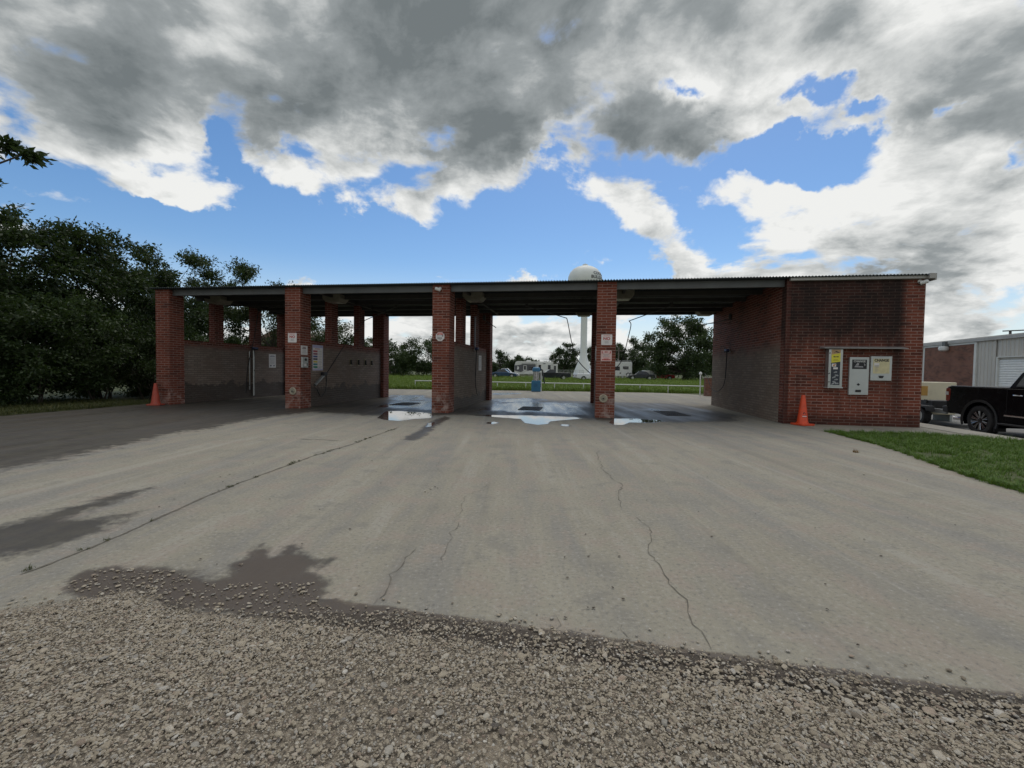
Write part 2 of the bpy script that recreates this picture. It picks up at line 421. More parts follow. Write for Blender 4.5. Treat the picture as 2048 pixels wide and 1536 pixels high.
# direction, tilt, half-width, half-height and weight of each cloud bank
CLOUDS = [(-0.029,0.693,0.72,-0.766,-0.027,0.013,1.323,0.346,2.05),(-0.61,0.685,0.399,-1.159,-0.065,0.699,0.241,0.177,0.5),(-0.263,0.862,0.433,-1.123,-0.014,0.29,0.364,0.176,0.75),(-0.31,0.887,0.342,-1.219,-0.125,0.291,0.181,0.065,0.5),(-0.424,0.799,0.426,-1.109,0.297,0.632,0.109,0.097,0.5),(-0.061,0.891,0.451,-1.103,-0.039,0.049,0.209,0.106,0.75),(0.048,0.87,0.49,-1.055,-0.118,-0.122,0.155,0.076,0.5),(0.303,0.843,0.445,-1.108,-0.078,-0.384,0.249,0.11,0.85),(0.64,0.732,0.233,-1.336,0.005,-0.718,0.347,0.188,0.75),(0.494,0.821,0.286,-1.227,0.559,-0.354,0.228,0.089,0.4),(0.622,0.676,0.396,-1.143,0.306,-0.607,0.332,0.138,0.45),(0.233,0.927,0.292,-1.24,0.45,-0.098,0.198,0.087,0.8),(0.316,0.918,0.239,-1.309,0.398,-0.227,0.193,0.054,0.4),(0.424,0.833,0.354,-1.209,-0.017,-0.477,0.156,0.067,0.6),(0.297,0.887,0.353,-1.208,0.097,-0.286,0.057,0.026,0.5),(-0.439,0.883,0.165,-1.405,-0.096,0.446,0.077,0.039,0.9),(0.037,0.98,0.198,-1.372,-0.006,-0.039,0.089,0.033,0.85),(-0.146,0.971,0.189,-1.38,-0.041,0.141,0.044,0.022,0.6),(-0.722,0.658,0.213,-1.356,-0.001,0.832,0.084,0.052,0.8),(-0.001,0.998,0.063,-1.508,-0.014,0,1.47,0.113,1.05),(0.72,0.684,0.119,-1.451,0.104,-0.798,0.184,0.123,0.5),(-0.43,0.838,0.337,-1.201,0.37,0.614,0.063,0.038,0.5),(-0.564,0.768,0.304,-1.259,-0.131,0.592,0.12,0.042,0.55),(-0.657,0.7,0.28,-1.277,-0.262,0.675,0.12,0.045,0.45),(0.636,0.62,0.46,-1.054,0.376,-0.592,0.224,0.135,0.6),(0.508,0.683,0.525,-0.987,0.304,-0.444,0.196,0.077,0.4),(0.424,0.883,0.202,-1.367,0.08,-0.432,0.154,0.033,0.5),(0.599,0.783,0.169,-1.4,0.11,-0.635,0.185,0.035,0.4),(0.459,0.772,0.44,-1.103,0.217,-0.428,0.123,0.046,0.35),(-0.519,0.762,0.387,-1.167,-0.167,0.527,0.02,0.064,-0.7),(-0.498,0.795,0.347,-1.191,0.355,0.697,0.042,0.032,-0.45),(-0.156,0.921,0.357,-1.205,-0.069,0.141,0.062,0.048,-0.45),(0.318,0.798,0.512,-0.979,0.406,-0.12,0.059,0.037,-1.1),(0.492,0.739,0.459,-1.091,0.093,-0.539,0.045,0.026,-0.8),(0.558,0.712,0.427,-1.065,0.495,-0.408,0.048,0.018,-0.75),(0.645,0.668,0.371,-1.188,-0.119,-0.816,0.03,0.022,-0.6),(0.525,0.764,0.376,-1.182,0.134,-0.548,0.142,0.042,-1.15),(0.381,0.843,0.381,-1.172,-0.191,-0.504,0.123,0.031,-0.45),(0.103,0.908,0.406,-1.152,0.03,-0.099,0.081,0.055,-0.7),(-0.424,0.873,0.242,-1.325,-0.128,0.42,0.692,0.076,-0.6),(0.066,0.945,0.322,-1.243,0.009,-0.066,0.16,0.12,-0.5),(0.232,0.955,0.183,-1.387,0.03,-0.233,0.179,0.032,-0.35),(-0.717,0.641,0.276,-1.278,-0.305,0.751,0.066,0.032,-0.6),(0.71,0.639,0.297,-1.256,0.287,-0.746,0.03,0.025,-0.6),(-0.619,0.749,0.237,-1.326,-0.204,0.64,0.174,0.033,-0.4)]
SHADES = [(-0.03,0.796,0.604,-0.922,-0.027,0.017,0.641,0.194,0.95),(-0.618,0.647,0.447,-1.097,-0.203,0.66,0.255,0.162,0.62),(-0.225,0.866,0.446,-1.108,-0.044,0.233,0.353,0.13,0.5),(0.296,0.849,0.439,-1.116,-0.054,-0.362,0.202,0.084,0.95),(0.028,0.871,0.49,-1.059,0.003,-0.03,0.253,0.109,0.5),(0.593,0.777,0.211,-1.358,0.036,-0.644,0.181,0.061,0.3),(0.687,0.708,0.163,-1.406,0.136,-0.748,0.176,0.048,0.32),(0.675,0.639,0.369,-1.137,0.5,-0.594,0.143,0.069,0.35),(0.566,0.677,0.47,-1.02,0.455,-0.433,0.278,0.118,0.38),(-0.456,0.764,0.457,-1.08,-0.248,0.408,0.244,0.112,0.25),(-0.616,0.7,0.362,-1.199,0.103,0.762,0.089,0.086,0.3),(-0.583,0.737,0.341,-1.179,0.467,0.853,0.091,0.091,-0.6),(-0.337,0.879,0.338,-1.223,-0.134,0.318,0.14,0.046,-0.45),(0,0.913,0.407,-1.151,-0.012,-0.005,0.082,0.028,-0.35),(0.144,0.864,0.483,-1.054,-0.215,-0.286,0.111,0.023,-0.4),(0.436,0.821,0.368,-1.189,0.166,-0.422,0.199,0.051,-0.4),(0.547,0.779,0.307,-1.259,-0.004,-0.614,0.155,0.052,-0.3),(0.244,0.926,0.287,-1.257,0.376,-0.138,0.177,0.078,-0.45),(0.387,0.786,0.482,-0.965,0.562,-0.103,0.21,0.075,-0.4),(0.084,0.991,0.103,-1.468,-0.005,-0.085,0.823,0.045,-0.42),(0.726,0.686,0.042,-1.529,0.023,-0.812,0.108,0.024,0.3)]
make_world()
# ------------------------------------------------------------------ camera, sun, output
cam = bpy.data.cameras.new('camera'); cam_o = bpy.data.objects.new('camera', cam); COL.objects.link(cam_o)
cam.sensor_fit = 'HORIZONTAL'; cam.sensor_width = 36.0; cam.lens = 36.0*872.31/2048; cam.clip_start = .05; cam.clip_end = 6000
cam_o.location = (0, 0, CAMH)
cam_o.rotation_euler = (Matrix.Rotation(R(90) - .0322, 4, 'X') @ Matrix.Rotation(.0141, 4, 'Z')).to_euler()
SC.camera = cam_o
sl = bpy.data.lights.new('sun', 'SUN'); sl.energy = 1.0; sl.angle = R(50); sl.color = (1.0, .94, .85)
so = bpy.data.objects.new('sun', sl); COL.objects.link(so); so.location = (0, 0, 60)
so.rotation_euler = (R(90) - SUN_EL, 0, math.pi - SUN_AZ)
SC.view_settings.view_transform = 'Standard'; SC.view_settings.look = 'None'; SC.view_settings.exposure = .24; SC.view_settings.gamma = 1.0
SC.cycles.max_bounces = 6; SC.cycles.transparent_max_bounces = 6; SC.cycles.use_denoising = True
# ==== GEOMETRY

# ------------------------------------------------------------------ terrain and paved surfaces
def grid_mesh(name, xs, ys, zf, mat, attrs=None, kind='structure', mask=None, smooth=True):
    xs = np.asarray(xs); ys = np.asarray(ys)
    X, Y = np.meshgrid(xs, ys)
    Z = zf(X, Y)
    nx, ny = len(xs), len(ys)
    v = np.stack([X.ravel(), Y.ravel(), Z.ravel()], 1)
    i = (np.arange(ny-1)[:, None]*nx + np.arange(nx-1)[None, :]).ravel()
    f = np.stack([i, i+1, i+1+nx, i+nx], 1)
    if mask is not None:
        cx = v[f].mean(1); f = f[mask(cx[:, 0], cx[:, 1])]
    o = mesh_np(name, v, f, mat, smooth=smooth)
    for k, a in (attrs or {}).items():
        at = o.data.attributes.new(k, 'FLOAT', 'POINT')
        at.data.foreach_set('value', np.asarray(a(X.ravel(), Y.ravel()), dtype=np.float32))
    return tag(o, kind=kind)

def poly_sd(px, py, poly):
    """signed distance to a polygon, positive inside"""
    p = np.asarray(poly, dtype=float); n = len(p)
    d = np.full(px.shape, 1e9); inside = np.zeros(px.shape, bool)
    for i in range(n):
        a, b = p[i], p[(i+1) % n]
        e = b - a; wx, wy = px-a[0], py-a[1]
        t = np.clip((wx*e[0]+wy*e[1])/max(e@e, 1e-9), 0, 1)
        d = np.minimum(d, np.hypot(wx-e[0]*t, wy-e[1]*t))
        c = (a[1] > py) != (b[1] > py)
        with np.errstate(divide='ignore', invalid='ignore'):
            xi = a[0] + (py-a[1])/(b[1]-a[1])*e[0] if b[1] != a[1] else np.full(px.shape, 1e9)
        inside ^= c & (px < xi)
    return np.where(inside, d, -d)
def nz2(x, y, f, seed=0):
    """cheap smooth noise in -1..1"""
    r = np.random.default_rng(seed); out = 0
    for k in range(6):
        a = r.uniform(0, 6.28); fr = f*(.6+.5*k); ph = r.uniform(0, 6.28)
        out = out + np.sin((x*math.cos(a)+y*math.sin(a))*fr + ph + 1.7*np.sin((x*math.sin(a)-y*math.cos(a))*fr*.7+ph*2))/(1+.5*k)
    return out/3.2

ROAD_Z = -.36
def terrain_z(X, Y):
    s, t = ST(X, Y)
    k = np.clip((s-9.9)/.5, 0, 1); k = k*k*(3-2*k)
    far = np.clip((40-s)/6, 0, 1)
    return -.035 + (ROAD_Z-.06+.035)*k*far

EDGE = [(-40, 10.6), (-3.46, 2.92), (2.1, 1.73), (40, -6.4)]            # gravel edge of the slab
def edge_y(x):
    return 2.92 - (x+3.46)*.214
LAWN = [(7.3, 10.05), (7.12, 9.1), (6.97, 8.21), (6.62, 7.15), (6.18, 6.1), (6.0, 5.4), (5.88, 4.96), (5.55, 3.9), (4.9, 2.4), (4.6, 1.3), (6, .9), (13, -.6), (13.4, 4), (11.5, 9.15), (10.42, 9.0), (10.0, 9.38), (9.26, 9.78), (8.3, 9.9)]

def mat_ground():
    m, N = new_mat('earth_and_grass'); g = N.n('ShaderNodeNewGeometry').outputs['Position']
    n = N.noise(g, .35, 6, .6); n2 = N.noise(g, 6, 4, .6)
    c = N.mix(N.lin(n, .3, .7), (.055, .075, .022), (.10, .11, .04))
    c = N.mix(N.sstep(n2, .5, .7, 0, .5), c, (.10, .085, .05))
    return finish(m, N, c, .95, N.bump(n2, .05))
def spread(a, b, step, grow=1.25):
    out = [a]; s = step
    while out[-1] < b: out.append(out[-1]+s); s *= grow
    return out
xs = sorted(set([-x for x in spread(14, 3000, 3)] + list(np.arange(-14, 42, .5)) + spread(42, 3000, 3)))
ys = sorted(set([-y for y in spread(8, 3000, 3)] + list(np.arange(-8, 60, .7)) + spread(60, 3000, 4)))
grid_mesh('ground', xs, ys, terrain_z, mat_ground())

# --- concrete: wetness, puddles and dirt are traced shapes stored on the points
STAIN_A = [(-4.15,3.51),(-4.12,3.78),(-4.1,4.11),(-4.03,4.46),(-3.87,4.64),(-3.76,4.42),(-3.78,3.93),(-3.73,3.7),(-3.54,3.73),(-3.34,3.87),(-3.28,3.74),(-3.24,3.41),(-3.27,3.13),(-3.34,2.99),(-3.45,2.91),(-3.77,2.65),(-4.51,3.18)]
SPLASH = [(-2.65,2.5),(-2.71,2.65),(-2.72,2.75),(-2.58,2.83),(-2.36,2.82),(-2.14,2.79),(-1.97,2.71),(-1.81,2.64),(-1.79,2.71),(-1.85,2.89),(-1.84,2.99),(-1.85,3.18),(-1.76,3.12),(-1.63,3),(-1.62,3.16),(-1.51,3.02),(-1.51,3.11),(-1.4,2.96),(-1.29,2.93),(-1.28,2.8),(-1.16,2.67),(-1.07,2.53),(-1.04,2.43),(-0.9,2.35),(-0.74,2.3),(-0.72,2.22),(-1.18,2.21),(-1.4,2.24),(-1.87,2.3),(-1.98,2.41),(-2.19,2.48),(-2.3,2.41),(-2.5,2.44)]
SPOT = [(-1.29,2.84),(-1.27,2.93),(-1.23,3.01),(-1.19,2.98),(-1.21,2.9),(-1.23,2.79),(-1.25,2.76)]
WETL = [(-6.23,5.28),(-6.21,5.77),(-6.32,6.59),(-6.34,7.41),(-6.51,8.46),(-6.24,9.14),(-6.41,10.08),(-6.2,11.64),(-5.78,13.13),(-7.16,14.72),(-11.98,17.88),(-12.52,15.06),(-13.44,11.42),(-14.43,8.81),(-5.68,3.45)]
RIVULET = [(-2,11.23),(-1.87,12.22),(-1.66,11.74),(-1.71,10.24),(-1.71,9.23),(-1.67,8.4),(-1.75,7.92),(-2,8.01),(-2.06,8.49),(-1.96,9.2),(-2.03,10.2)]
BAYWET = [(-11.5, -.2), (-7.6, -.25), (-6.7, -.55), (-5.5, -.9), (-3.6, -1.2), (-2.6, -1.0), (-1.6, -.35), (1.9, -.3), (2.6, -.75), (3.4, -.55), (4.6, -.45), (5.6, -.2), (6.3, .25), (6.9, 2), (6.0, 6.7), (-11.5, 6.7)]
BAYWET = [W(*p)[:2] for p in BAYWET]
PUDS = [[(-1.43,12.7),(-0.34,12.7),(0.68,12.7),(1.82,12.44),(2.04,12.09),(1.28,11.51),(1.02,11.26),(0.93,10.73),(0.63,10.5),(0.31,10.86),(0.23,11.74),(-0.53,12.14)],
        [(2.84,12.19),(3.48,12.27),(4.09,11.97),(4.11,11.63),(3.58,11.24),(3.1,11.29),(2.78,10.74),(2.5,10.71),(2.48,11.21)],
        [(-3.9,13.41),(-3.46,13.48),(-2.35,13.01),(-2.11,11.68),(-2.53,11.39),(-2.8,10.91),(-3.25,11.07),(-3.58,11.49)],
        [(-0.64,10.95),(-0.42,11.09),(-0.28,10.79),(-0.46,10.47),(-0.65,10.64)], [(1.2,10.76),(1.46,10.69),(1.36,10.3),(1.16,10.37)], [(-2.04,10.58),(-1.89,10.91),(-1.79,10.04),(-1.94,9.76)]]
SHEEN = [[W(*p)[:2] for p in q] for q in ([(-1.7, .9), (2.0, .7), (2.2, 3.8), (1.8, 5.6), (-.6, 5.8), (-1.5, 4.0)],
        [(-5.2, 1.0), (-2.6, .8), (-2.5, 4.6), (-4.0, 5.2), (-5.6, 4.0)], [(3.6, 2.7), (5.0, 2.9), (4.8, 4.0), (3.9, 3.9)])]
REARWET = [[(-0.88,19.95),(0.86,20.69),(1.94,19.53),(0.75,17.8),(-0.76,17.25)], [(-6.01,21.49),(-4.36,21.89),(-3.34,18.45),(-4.45,17.36),(-5.06,18.1)], [(-1.1,24.67),(-0.11,25.49),(0.74,24.62),(-0.36,22.88),(-0.99,22.28)]]
TRACKS = [-4.6, -1.0, 1.2, 3.4, 5.4]
def soft(px, py, poly, w): return np.clip(poly_sd(px, py, poly)/w, -1, 1)
def a_wet(px, py):
    d = np.full(px.shape, -1.0)
    for q, w in ((STAIN_A, .22), (SPLASH, .10), (SPOT, .05), (WETL, .45), (RIVULET, .12), (BAYWET, .5)):
        d = np.maximum(d, soft(px, py, q, w*1.5))
    for q in REARWET: d = np.maximum(d, soft(px, py, q, .5))
    dy = py - edge_y(px)
    band = .035 + .03*nz2(px, py*0, 9, 3) + .02*nz2(px, py, 31, 5) - dy*.9
    d = np.maximum(d, np.where(px > -1.15, np.clip(band/.03, -1, 1), -1.0))
    return d
def a_pud(px, py):
    d = np.full(px.shape, -1.0)
    for q in PUDS: d = np.maximum(d, soft(px, py, q, .12))
    return d
def a_sheen(px, py):
    d = np.full(px.shape, -1.0)
    for q in SHEEN + REARWET: d = np.maximum(d, soft(px, py, q, .9))
    return d
def a_mud(px, py): return np.maximum(soft(px, py, SPLASH, .16), np.where(px > -1.0, np.clip((edge_y(px)-py+.06)/.05, -1, 1), -1.0))

def mat_concrete():
    m, N = new_mat('weathered_concrete'); g = N.n('ShaderNodeNewGeometry').outputs['Position']
    x, y, z = N.xyz(g)
    big = N.noise(g, .55, 5, .55); mid = N.noise(g, 2.6, 6, .62); fine = N.noise(g, 34, 5, .7); grit = N.noise(g, 150, 3, .6)
    strk = N.noise(N.map(g, (1.5, .16, 1), rot=(0, 0, R(-4))), 1.5, 6, .62)
    sc = N.noise(N.map(g, (.6, 9, 1), rot=(0, 0, R(14))), 2.2, 5, .7)
    c = N.mix(N.lin(big, .32, .68), (.300, .270, .200), (.352, .322, .245))
    c = N.mix(N.sstep(strk, .44, .64, 0, .8), c, (.245, .232, .203))
    c = N.mix(N.sstep(strk, .47, .33, 0, .65), c, (.395, .368, .305))
    c = N.mix(N.sstep(mid, .50, .62, 0, .7), c, (.335, .278, .218))
    c = N.mix(N.sstep(mid, .47, .33, 0, .6), c, (.222, .208, .175))
    c = N.mix(N.sstep(sc, .60, .72, 0, .25), c, (.42, .40, .36))
    c = N.mix(N.sstep(fine, .52, .68, 0, .7), c, (.16, .15, .135))
    c = N.mix(N.sstep(fine, .47, .32, 0, .6), c, (.44, .42, .37))
    c = N.mix(N.lin(grit, .3, .7, .0, .3), c, (.15, .14, .125))
    # oil spots and small leaf crumbs
    vo = N.n('ShaderNodeTexVoronoi', {'Vector': g, 'Scale': 1.7}, feature='F1')
    vr = N.xyz(vo.outputs['Color'])[0]
    sp = N.math('MULTIPLY', N.sstep(N.math('ADD', vo.outputs['Distance'], N.math('MULTIPLY', mid, .06)), .075, .05), N.sstep(vr, .72, .74))
    c = N.mix(N.math('MULTIPLY', sp, .55), c, (.05, .045, .04))
    lane = N.noise(N.map(g, (3.2, .10, 1), rot=(0, 0, R(3))), 1.0, 5, .6)
    c = N.mix(N.sstep(lane, .56, .72, 0, .42), c, (.175, .162, .138)); c = N.mix(N.sstep(lane, .44, .30, 0, .35), c, (.41, .385, .325))
    drip = N.noise(N.map(g, (1, .8, 1)), 9.0, 5, .75)
    c = N.mix(N.math('MULTIPLY', N.sstep(drip, .66, .74), N.sstep(big, .45, .6, .15, .7)), c, (.13, .115, .095))
    wig = N.math('MULTIPLY', N.math('SUBTRACT', N.noise(g, 5.5, 6, .68), .5), 1.7)
    wig2 = N.math('MULTIPLY', N.math('SUBTRACT', N.noise(N.map(g, (1, .35, 1)), 1.6, 6, .62), .5), 2.2)
    wet = N.sstep(N.math('ADD', N.attr('wet'), N.math('ADD', N.math('MULTIPLY', wig, 1.35), N.math('MULTIPLY', wig2, .4))), -.3, .42)
    mud = N.sstep(N.math('ADD', N.attr('mud'), N.math('MULTIPLY', wig, .9)), -.1, .45)
    pud = N.sstep(N.math('ADD', N.attr('puddle'), N.math('MULTIPLY', wig, .45)), -.2, .5)
    shn = N.math('MULTIPLY', N.sstep(N.math('ADD', N.attr('sheen'), wig2), -.2, .75), .92)
    dk = N.mix(1.0, c, (.27, .255, .24), 'MULTIPLY')
    dk = N.mix(N.sstep(N.noise(g, 3.3, 6, .66), .42, .62, 0, .6), dk, (.052, .045, .039))
    c = N.mix(wet, c, dk)
    c = N.mix(N.math('MULTIPLY', mud, .75), c, (.088, .064, .046))
    c = N.mix(N.math('MULTIPLY', pud, .75), c, (.035, .033, .03))
    r = N.lin(fine, .3, .7, .78, .92)
    r = N.mix(wet, r, N.lin(strk, .35, .65, .40, .62))
    r = N.mix(shn, r, N.lin(strk, .38, .62, .10, .24))
    r = N.mix(pud, r, (.015, .015, .015))
    hb = N.math('ADD', N.math('MULTIPLY', fine, 1.0), N.math('MULTIPLY', grit, .5))
    bs = N.math('MULTIPLY', N.math('SUBTRACT', 1.0, N.math('MULTIPLY', N.math('MAXIMUM', shn, N.math('MULTIPLY', wet, .6)), .93)), N.math('SUBTRACT', 1.0, pud))
    b = N.n('ShaderNodeBump', {'Height': hb, 'Distance': .006, 'Strength': N.math('MULTIPLY', bs, .5)}).outputs[0]
    return finish(m, N, c, r, b, spec=.5)
M_CONC = mat_concrete()
sx_ = list(np.arange(-13.6, -4, .10)) + list(np.arange(-4, 3.2, .04)) + list(np.arange(3.2, 11.2, .10))
sy_ = list(np.arange(1.2, 3.9, .035)) + list(np.arange(3.9, 9, .08)) + list(np.arange(9, 14, .06)) + list(np.arange(14, 29.0, .18))
SLAB_REAR = [(-13.6, 0), (11.2, 0), (11.8, 24.5), (10.6, 26.6), (8.85, 27.7), (4, 27.85), (-.76, 27.8), (-7.75, 27.6), (-13.6, 27)]
def slab_mask(x, y):
    s, t = ST(x, y)
    return (poly_sd(x, y, SLAB_REAR) > 0) & (s < 11.25)
slab = grid_mesh('concrete_forecourt', sx_, sy_, lambda X, Y: X*0, M_CONC, {'wet': a_wet, 'puddle': a_pud, 'sheen': a_sheen, 'mud': a_mud}, mask=slab_mask)

# strip of kerb concrete beside the building and the sunken side road
M_KERB = plain('pale_kerb_concrete', (.36, .335, .28), .9, 0, .12, 3, .25, .01)
def st_poly(pts_, z, thick, name, mat):
    mb = MB(); mb.prism([W(*p)[:2] for p in pts_], z-thick, z, 'z')
    return tag(mb.build(name, mat), kind='structure')
st_poly([(10.62, -2.6), (11.32, -3.4), (11.36, 26), (10.62, 26)], .012, .45, 'side_kerb', M_KERB)
def mat_road():
    m, N = new_mat('worn_asphalt'); g = N.n('ShaderNodeNewGeometry').outputs['Position']
    n = N.noise(g, .8, 6, .6); f = N.noise(g, 60, 4, .7); st = N.noise(N.map(g, (2, .2, 1)), 1.2, 5, .6)
    c = N.mix(N.lin(n, .3, .7), (.19, .186, .172), (.25, .243, .225))
    c = N.mix(N.sstep(st, .5, .7, 0, .5), c, (.29, .28, .255)); c = N.mix(N.lin(f, .3, .7, 0, .4), c, (.12, .118, .11))
    return finish(m, N, c, .85, N.bump(f, .01, .6))
M_ROAD = mat_road()
st_poly([(11.37, -20), (40, -20), (40, 60), (11.37, 60)], ROAD_Z, .05, 'side_road', M_ROAD)

# --- gravel bed with real stones
def mat_gravelbed():
    m, N = new_mat('gravel_bed'); g = N.n('ShaderNodeNewGeometry').outputs['Position']
    vo = N.n('ShaderNodeTexVoronoi', {'Vector': g, 'Scale': 150.0, 'Randomness': 1.0}, feature='F1')
    vr = N.xyz(vo.outputs['Color'])
    n = N.noise(g, 1.3, 6, .62); f = N.noise(g, 90, 3, .6)
    c = N.mix(vr[0], (.16, .132, .10), (.46, .40, .31))
    c = N.mix(N.sstep(n, .40, .66, 0, .5), c, (.30, .25, .185))
    c = N.mix(N.sstep(N.math('ADD', N.attr('dust'), N.math('MULTIPLY', N.math('SUBTRACT', N.noise(g, 9, 5, .65), .5), 1.4)), -.3, .6, 0, .55), c, (.36, .30, .22))
    c = N.mix(N.lin(f, .3, .7, 0, .25), c, (.2, .165, .125))
    mud = N.sstep(N.math('ADD', N.attr('mud'), N.math('MULTIPLY', N.math('SUBTRACT', N.noise(g, 7, 5, .65), .5), 1.6)), -.2, .5)
    c = N.mix(N.math('MULTIPLY', mud, .86), c, (.052, .040, .031))
    h = N.math('ADD', N.math('MULTIPLY', N.math('SUBTRACT', 1.0, vo.outputs['Distance']), 1.0), f)
    return finish(m, N, c, .9, N.bump(h, .006, .9))
DUST = [(-3.17,2.67),(-2.92,2.71),(-2.65,2.5),(-2.59,2.32),(-2.64,2.22),(-3.23,2.1),(-3.79,2.47)]
SAND = [(-0.14,1.54),(0.08,1.57),(0.17,1.48),(0.11,1.35),(-0.08,1.33),(-0.19,1.43)]
def a_gmud(px, py):
    d = np.clip((.13 - np.abs(py - edge_y(px) + .10) + .04*nz2(px, py, 5, 9))/.10, -1, 1)*(px > -1.3) - 1.0*(px <= -1.3)
    return np.maximum(d, soft(px, py, SPLASH, .10))
_ge = sorted([(-4.39,1.95),(-3.45,2.08),(-3.07,2.16),(-2.71,2.28),(-2.48,2.34),(-2.32,2.43),(-2.15,2.54),(-1.97,2.41),(-1.65,2.29),(-1.2,2.24),(-0.96,2.3),(-0.74,2.28)])
GEX, GEY = [p[0] for p in _ge], [p[1] for p in _ge]
def gtop(x):  # ragged upper limit of the spilled gravel
    e = edge_y(x) + .004
    e = np.where(x < -.62, np.minimum(e, np.interp(x, GEX, GEY)), e)
    return e + .012*nz2(x, x*0, 10, 2) + .007*nz2(x, x*0, 37, 4)
gx = list(np.arange(-9, -3.6, .10)) + list(np.arange(-3.6, 2.6, .03)) + list(np.arange(2.6, 8, .12))
gv = np.linspace(0, 1, 70)**1.4
X_, V_ = np.meshgrid(np.array(gx), gv)
TOP = gtop(X_); YB = np.full_like(TOP, -3.0); Y_ = TOP - V_*(TOP-YB)
Z_ = .004 + .016*np.clip(V_*5, 0, 1) + .006*nz2(X_, Y_, 2.3, 12)*np.clip(V_*5, 0, 1)
nxg, nyg = len(gx), len(gv)
ii = (np.arange(nyg-1)[:, None]*nxg + np.arange(nxg-1)[None, :]).ravel()
gb = mesh_np('gravel_ground', np.stack([X_.ravel(), Y_.ravel(), Z_.ravel()], 1), np.stack([ii, ii+nxg, ii+nxg+1, ii+1], 1), mat_gravelbed(), smooth=True)
at = gb.data.attributes.new('mud', 'FLOAT', 'POINT'); at.data.foreach_set('value', a_gmud(X_.ravel(), Y_.ravel()).astype(np.float32))
at = gb.data.attributes.new('dust', 'FLOAT', 'POINT'); at.data.foreach_set('value', np.maximum(soft(X_, Y_, DUST, .25), soft(X_, Y_, SAND, .12)).ravel().astype(np.float32))
tag(gb, kind='structure')

def scatter(name, pts_, rot, scl, variants, loc=(0, 0, 0)):
    """one object that sets copies of a few small shapes on given points (stuff only)"""
    me = bpy.data.meshes.new(name); me.vertices.add(len(pts_))
    me.vertices.foreach_set('co', np.asarray(pts_, dtype=np.float32).ravel())
    a = me.attributes.new('turn', 'FLOAT_VECTOR', 'POINT'); a.data.foreach_set('vector', np.asarray(rot, dtype=np.float32).ravel())
    a = me.attributes.new('size', 'FLOAT_VECTOR', 'POINT'); a.data.foreach_set('vector', np.asarray(scl, dtype=np.float32).ravel())
    me.update()
    o = bpy.data.objects.new(name, me); COL.objects.link(o); o.location = loc
    cl = bpy.data.collections.new(name+'_shapes')
    for v in variants: cl.objects.link(v)
    ng = bpy.data.node_groups.new(name+'_scatter', 'GeometryNodeTree')
    ng.interface.new_socket('Geometry', in_out='INPUT', socket_type='NodeSocketGeometry')
    ng.interface.new_socket('Geometry', in_out='OUTPUT', socket_type='NodeSocketGeometry')
    nn = ng.nodes; gi = nn.new('NodeGroupInput'); go = nn.new('NodeGroupOutput')
    ip = nn.new('GeometryNodeInstanceOnPoints'); ci = nn.new('GeometryNodeCollectionInfo')
    ci.inputs[0].default_value = cl; ci.inputs[1].default_value = True; ci.inputs[2].default_value = True
    ar = nn.new('GeometryNodeInputNamedAttribute'); ar.data_type = 'FLOAT_VECTOR'; ar.inputs[0].default_value = 'turn'
    az = nn.new('GeometryNodeInputNamedAttribute'); az.data_type = 'FLOAT_VECTOR'; az.inputs[0].default_value = 'size'
    er = nn.new('FunctionNodeEulerToRotation')
    L = ng.links.new
    L(gi.outputs[0], ip.inputs['Points']); L(ci.outputs[0], ip.inputs['Instance']); ip.inputs['Pick Instance'].default_value = True
    L(ar.outputs[0], er.inputs[0]); L(er.outputs[0], ip.inputs['Rotation']); L(az.outputs[0], ip.inputs['Scale'])
    L(ip.outputs[0], go.inputs[0])
    md = o.modifiers.new('scatter', 'NODES'); md.node_group = ng
    return tag(o, kind='stuff')

def mat_stone():
    m, N = new_mat('crushed_stone'); rnd = N.n('ShaderNodeObjectInfo').outputs['Random']
    g = N.n('ShaderNodeTexCoord').outputs['Object']
    rp = N.n('ShaderNodeValToRGB', {0: rnd}); cr = rp.color_ramp; cr.interpolation = 'LINEAR'
    stops = [(0, (.22, .185, .145)), (.15, (.385, .325, .24)), (.38, (.46, .395, .295)), (.58, (.54, .465, .355)), (.72, (.37, .345, .30)), (.82, (.63, .57, .465)), (.90, (.42, .32, .24)), (.95, (.13, .115, .10)), (1, (.74, .69, .60))]
    cr.elements[0].color = (*stops[0][1], 1); cr.elements[1].color = (*stops[-1][1], 1)
    for p_, c_ in stops[1:-1]:
        e = cr.elements.new(p_); e.color = (*c_, 1)
    n = N.noise(g, 2.2, 5, .65)
    c = N.mix(N.sstep(n, .45, .7, 0, .3), rp.outputs[0], (.32, .27, .20))
    return finish(m, N, c, .9, N.bump(n, .15, .5), spec=.2)
M_STONE = mat_stone()
stones = []
for k in range(10):
    bm = bmesh.new(); bmesh.ops.create_icosphere(bm, subdivisions=3, radius=1.0)
    pl = [(Vector((random.gauss(0, 1), random.gauss(0, 1), random.gauss(0, 1))).normalized(), random.uniform(.62, .95)) for _ in range(11)]
    ax = (random.uniform(.95, 1.15), random.uniform(.68, .9), random.uniform(.36, .52)); pw = random.choice((6, 9, 14, 22))
    for v in bm.verts:   # rounded pebble with a few broken faces: soft minimum of the distances to random planes
        d = v.co.normalized(); a = sum((max(d.dot(n_), 0.0)/h_)**pw for n_, h_ in pl) + .9**pw
        r__ = a**(-1.0/pw); v.co = Vector((d.x*r__*ax[0], d.y*r__*ax[1], d.z*r__*ax[2]))
    me = bpy.data.meshes.new('stone'); bm.to_mesh(me); bm.free(); me.materials.append(M_STONE)
    for p in me.polygons: p.use_smooth = True
    me.set_sharp_from_angle(angle=R(60))
    stones.append(bpy.data.objects.new('stone_shape', me))
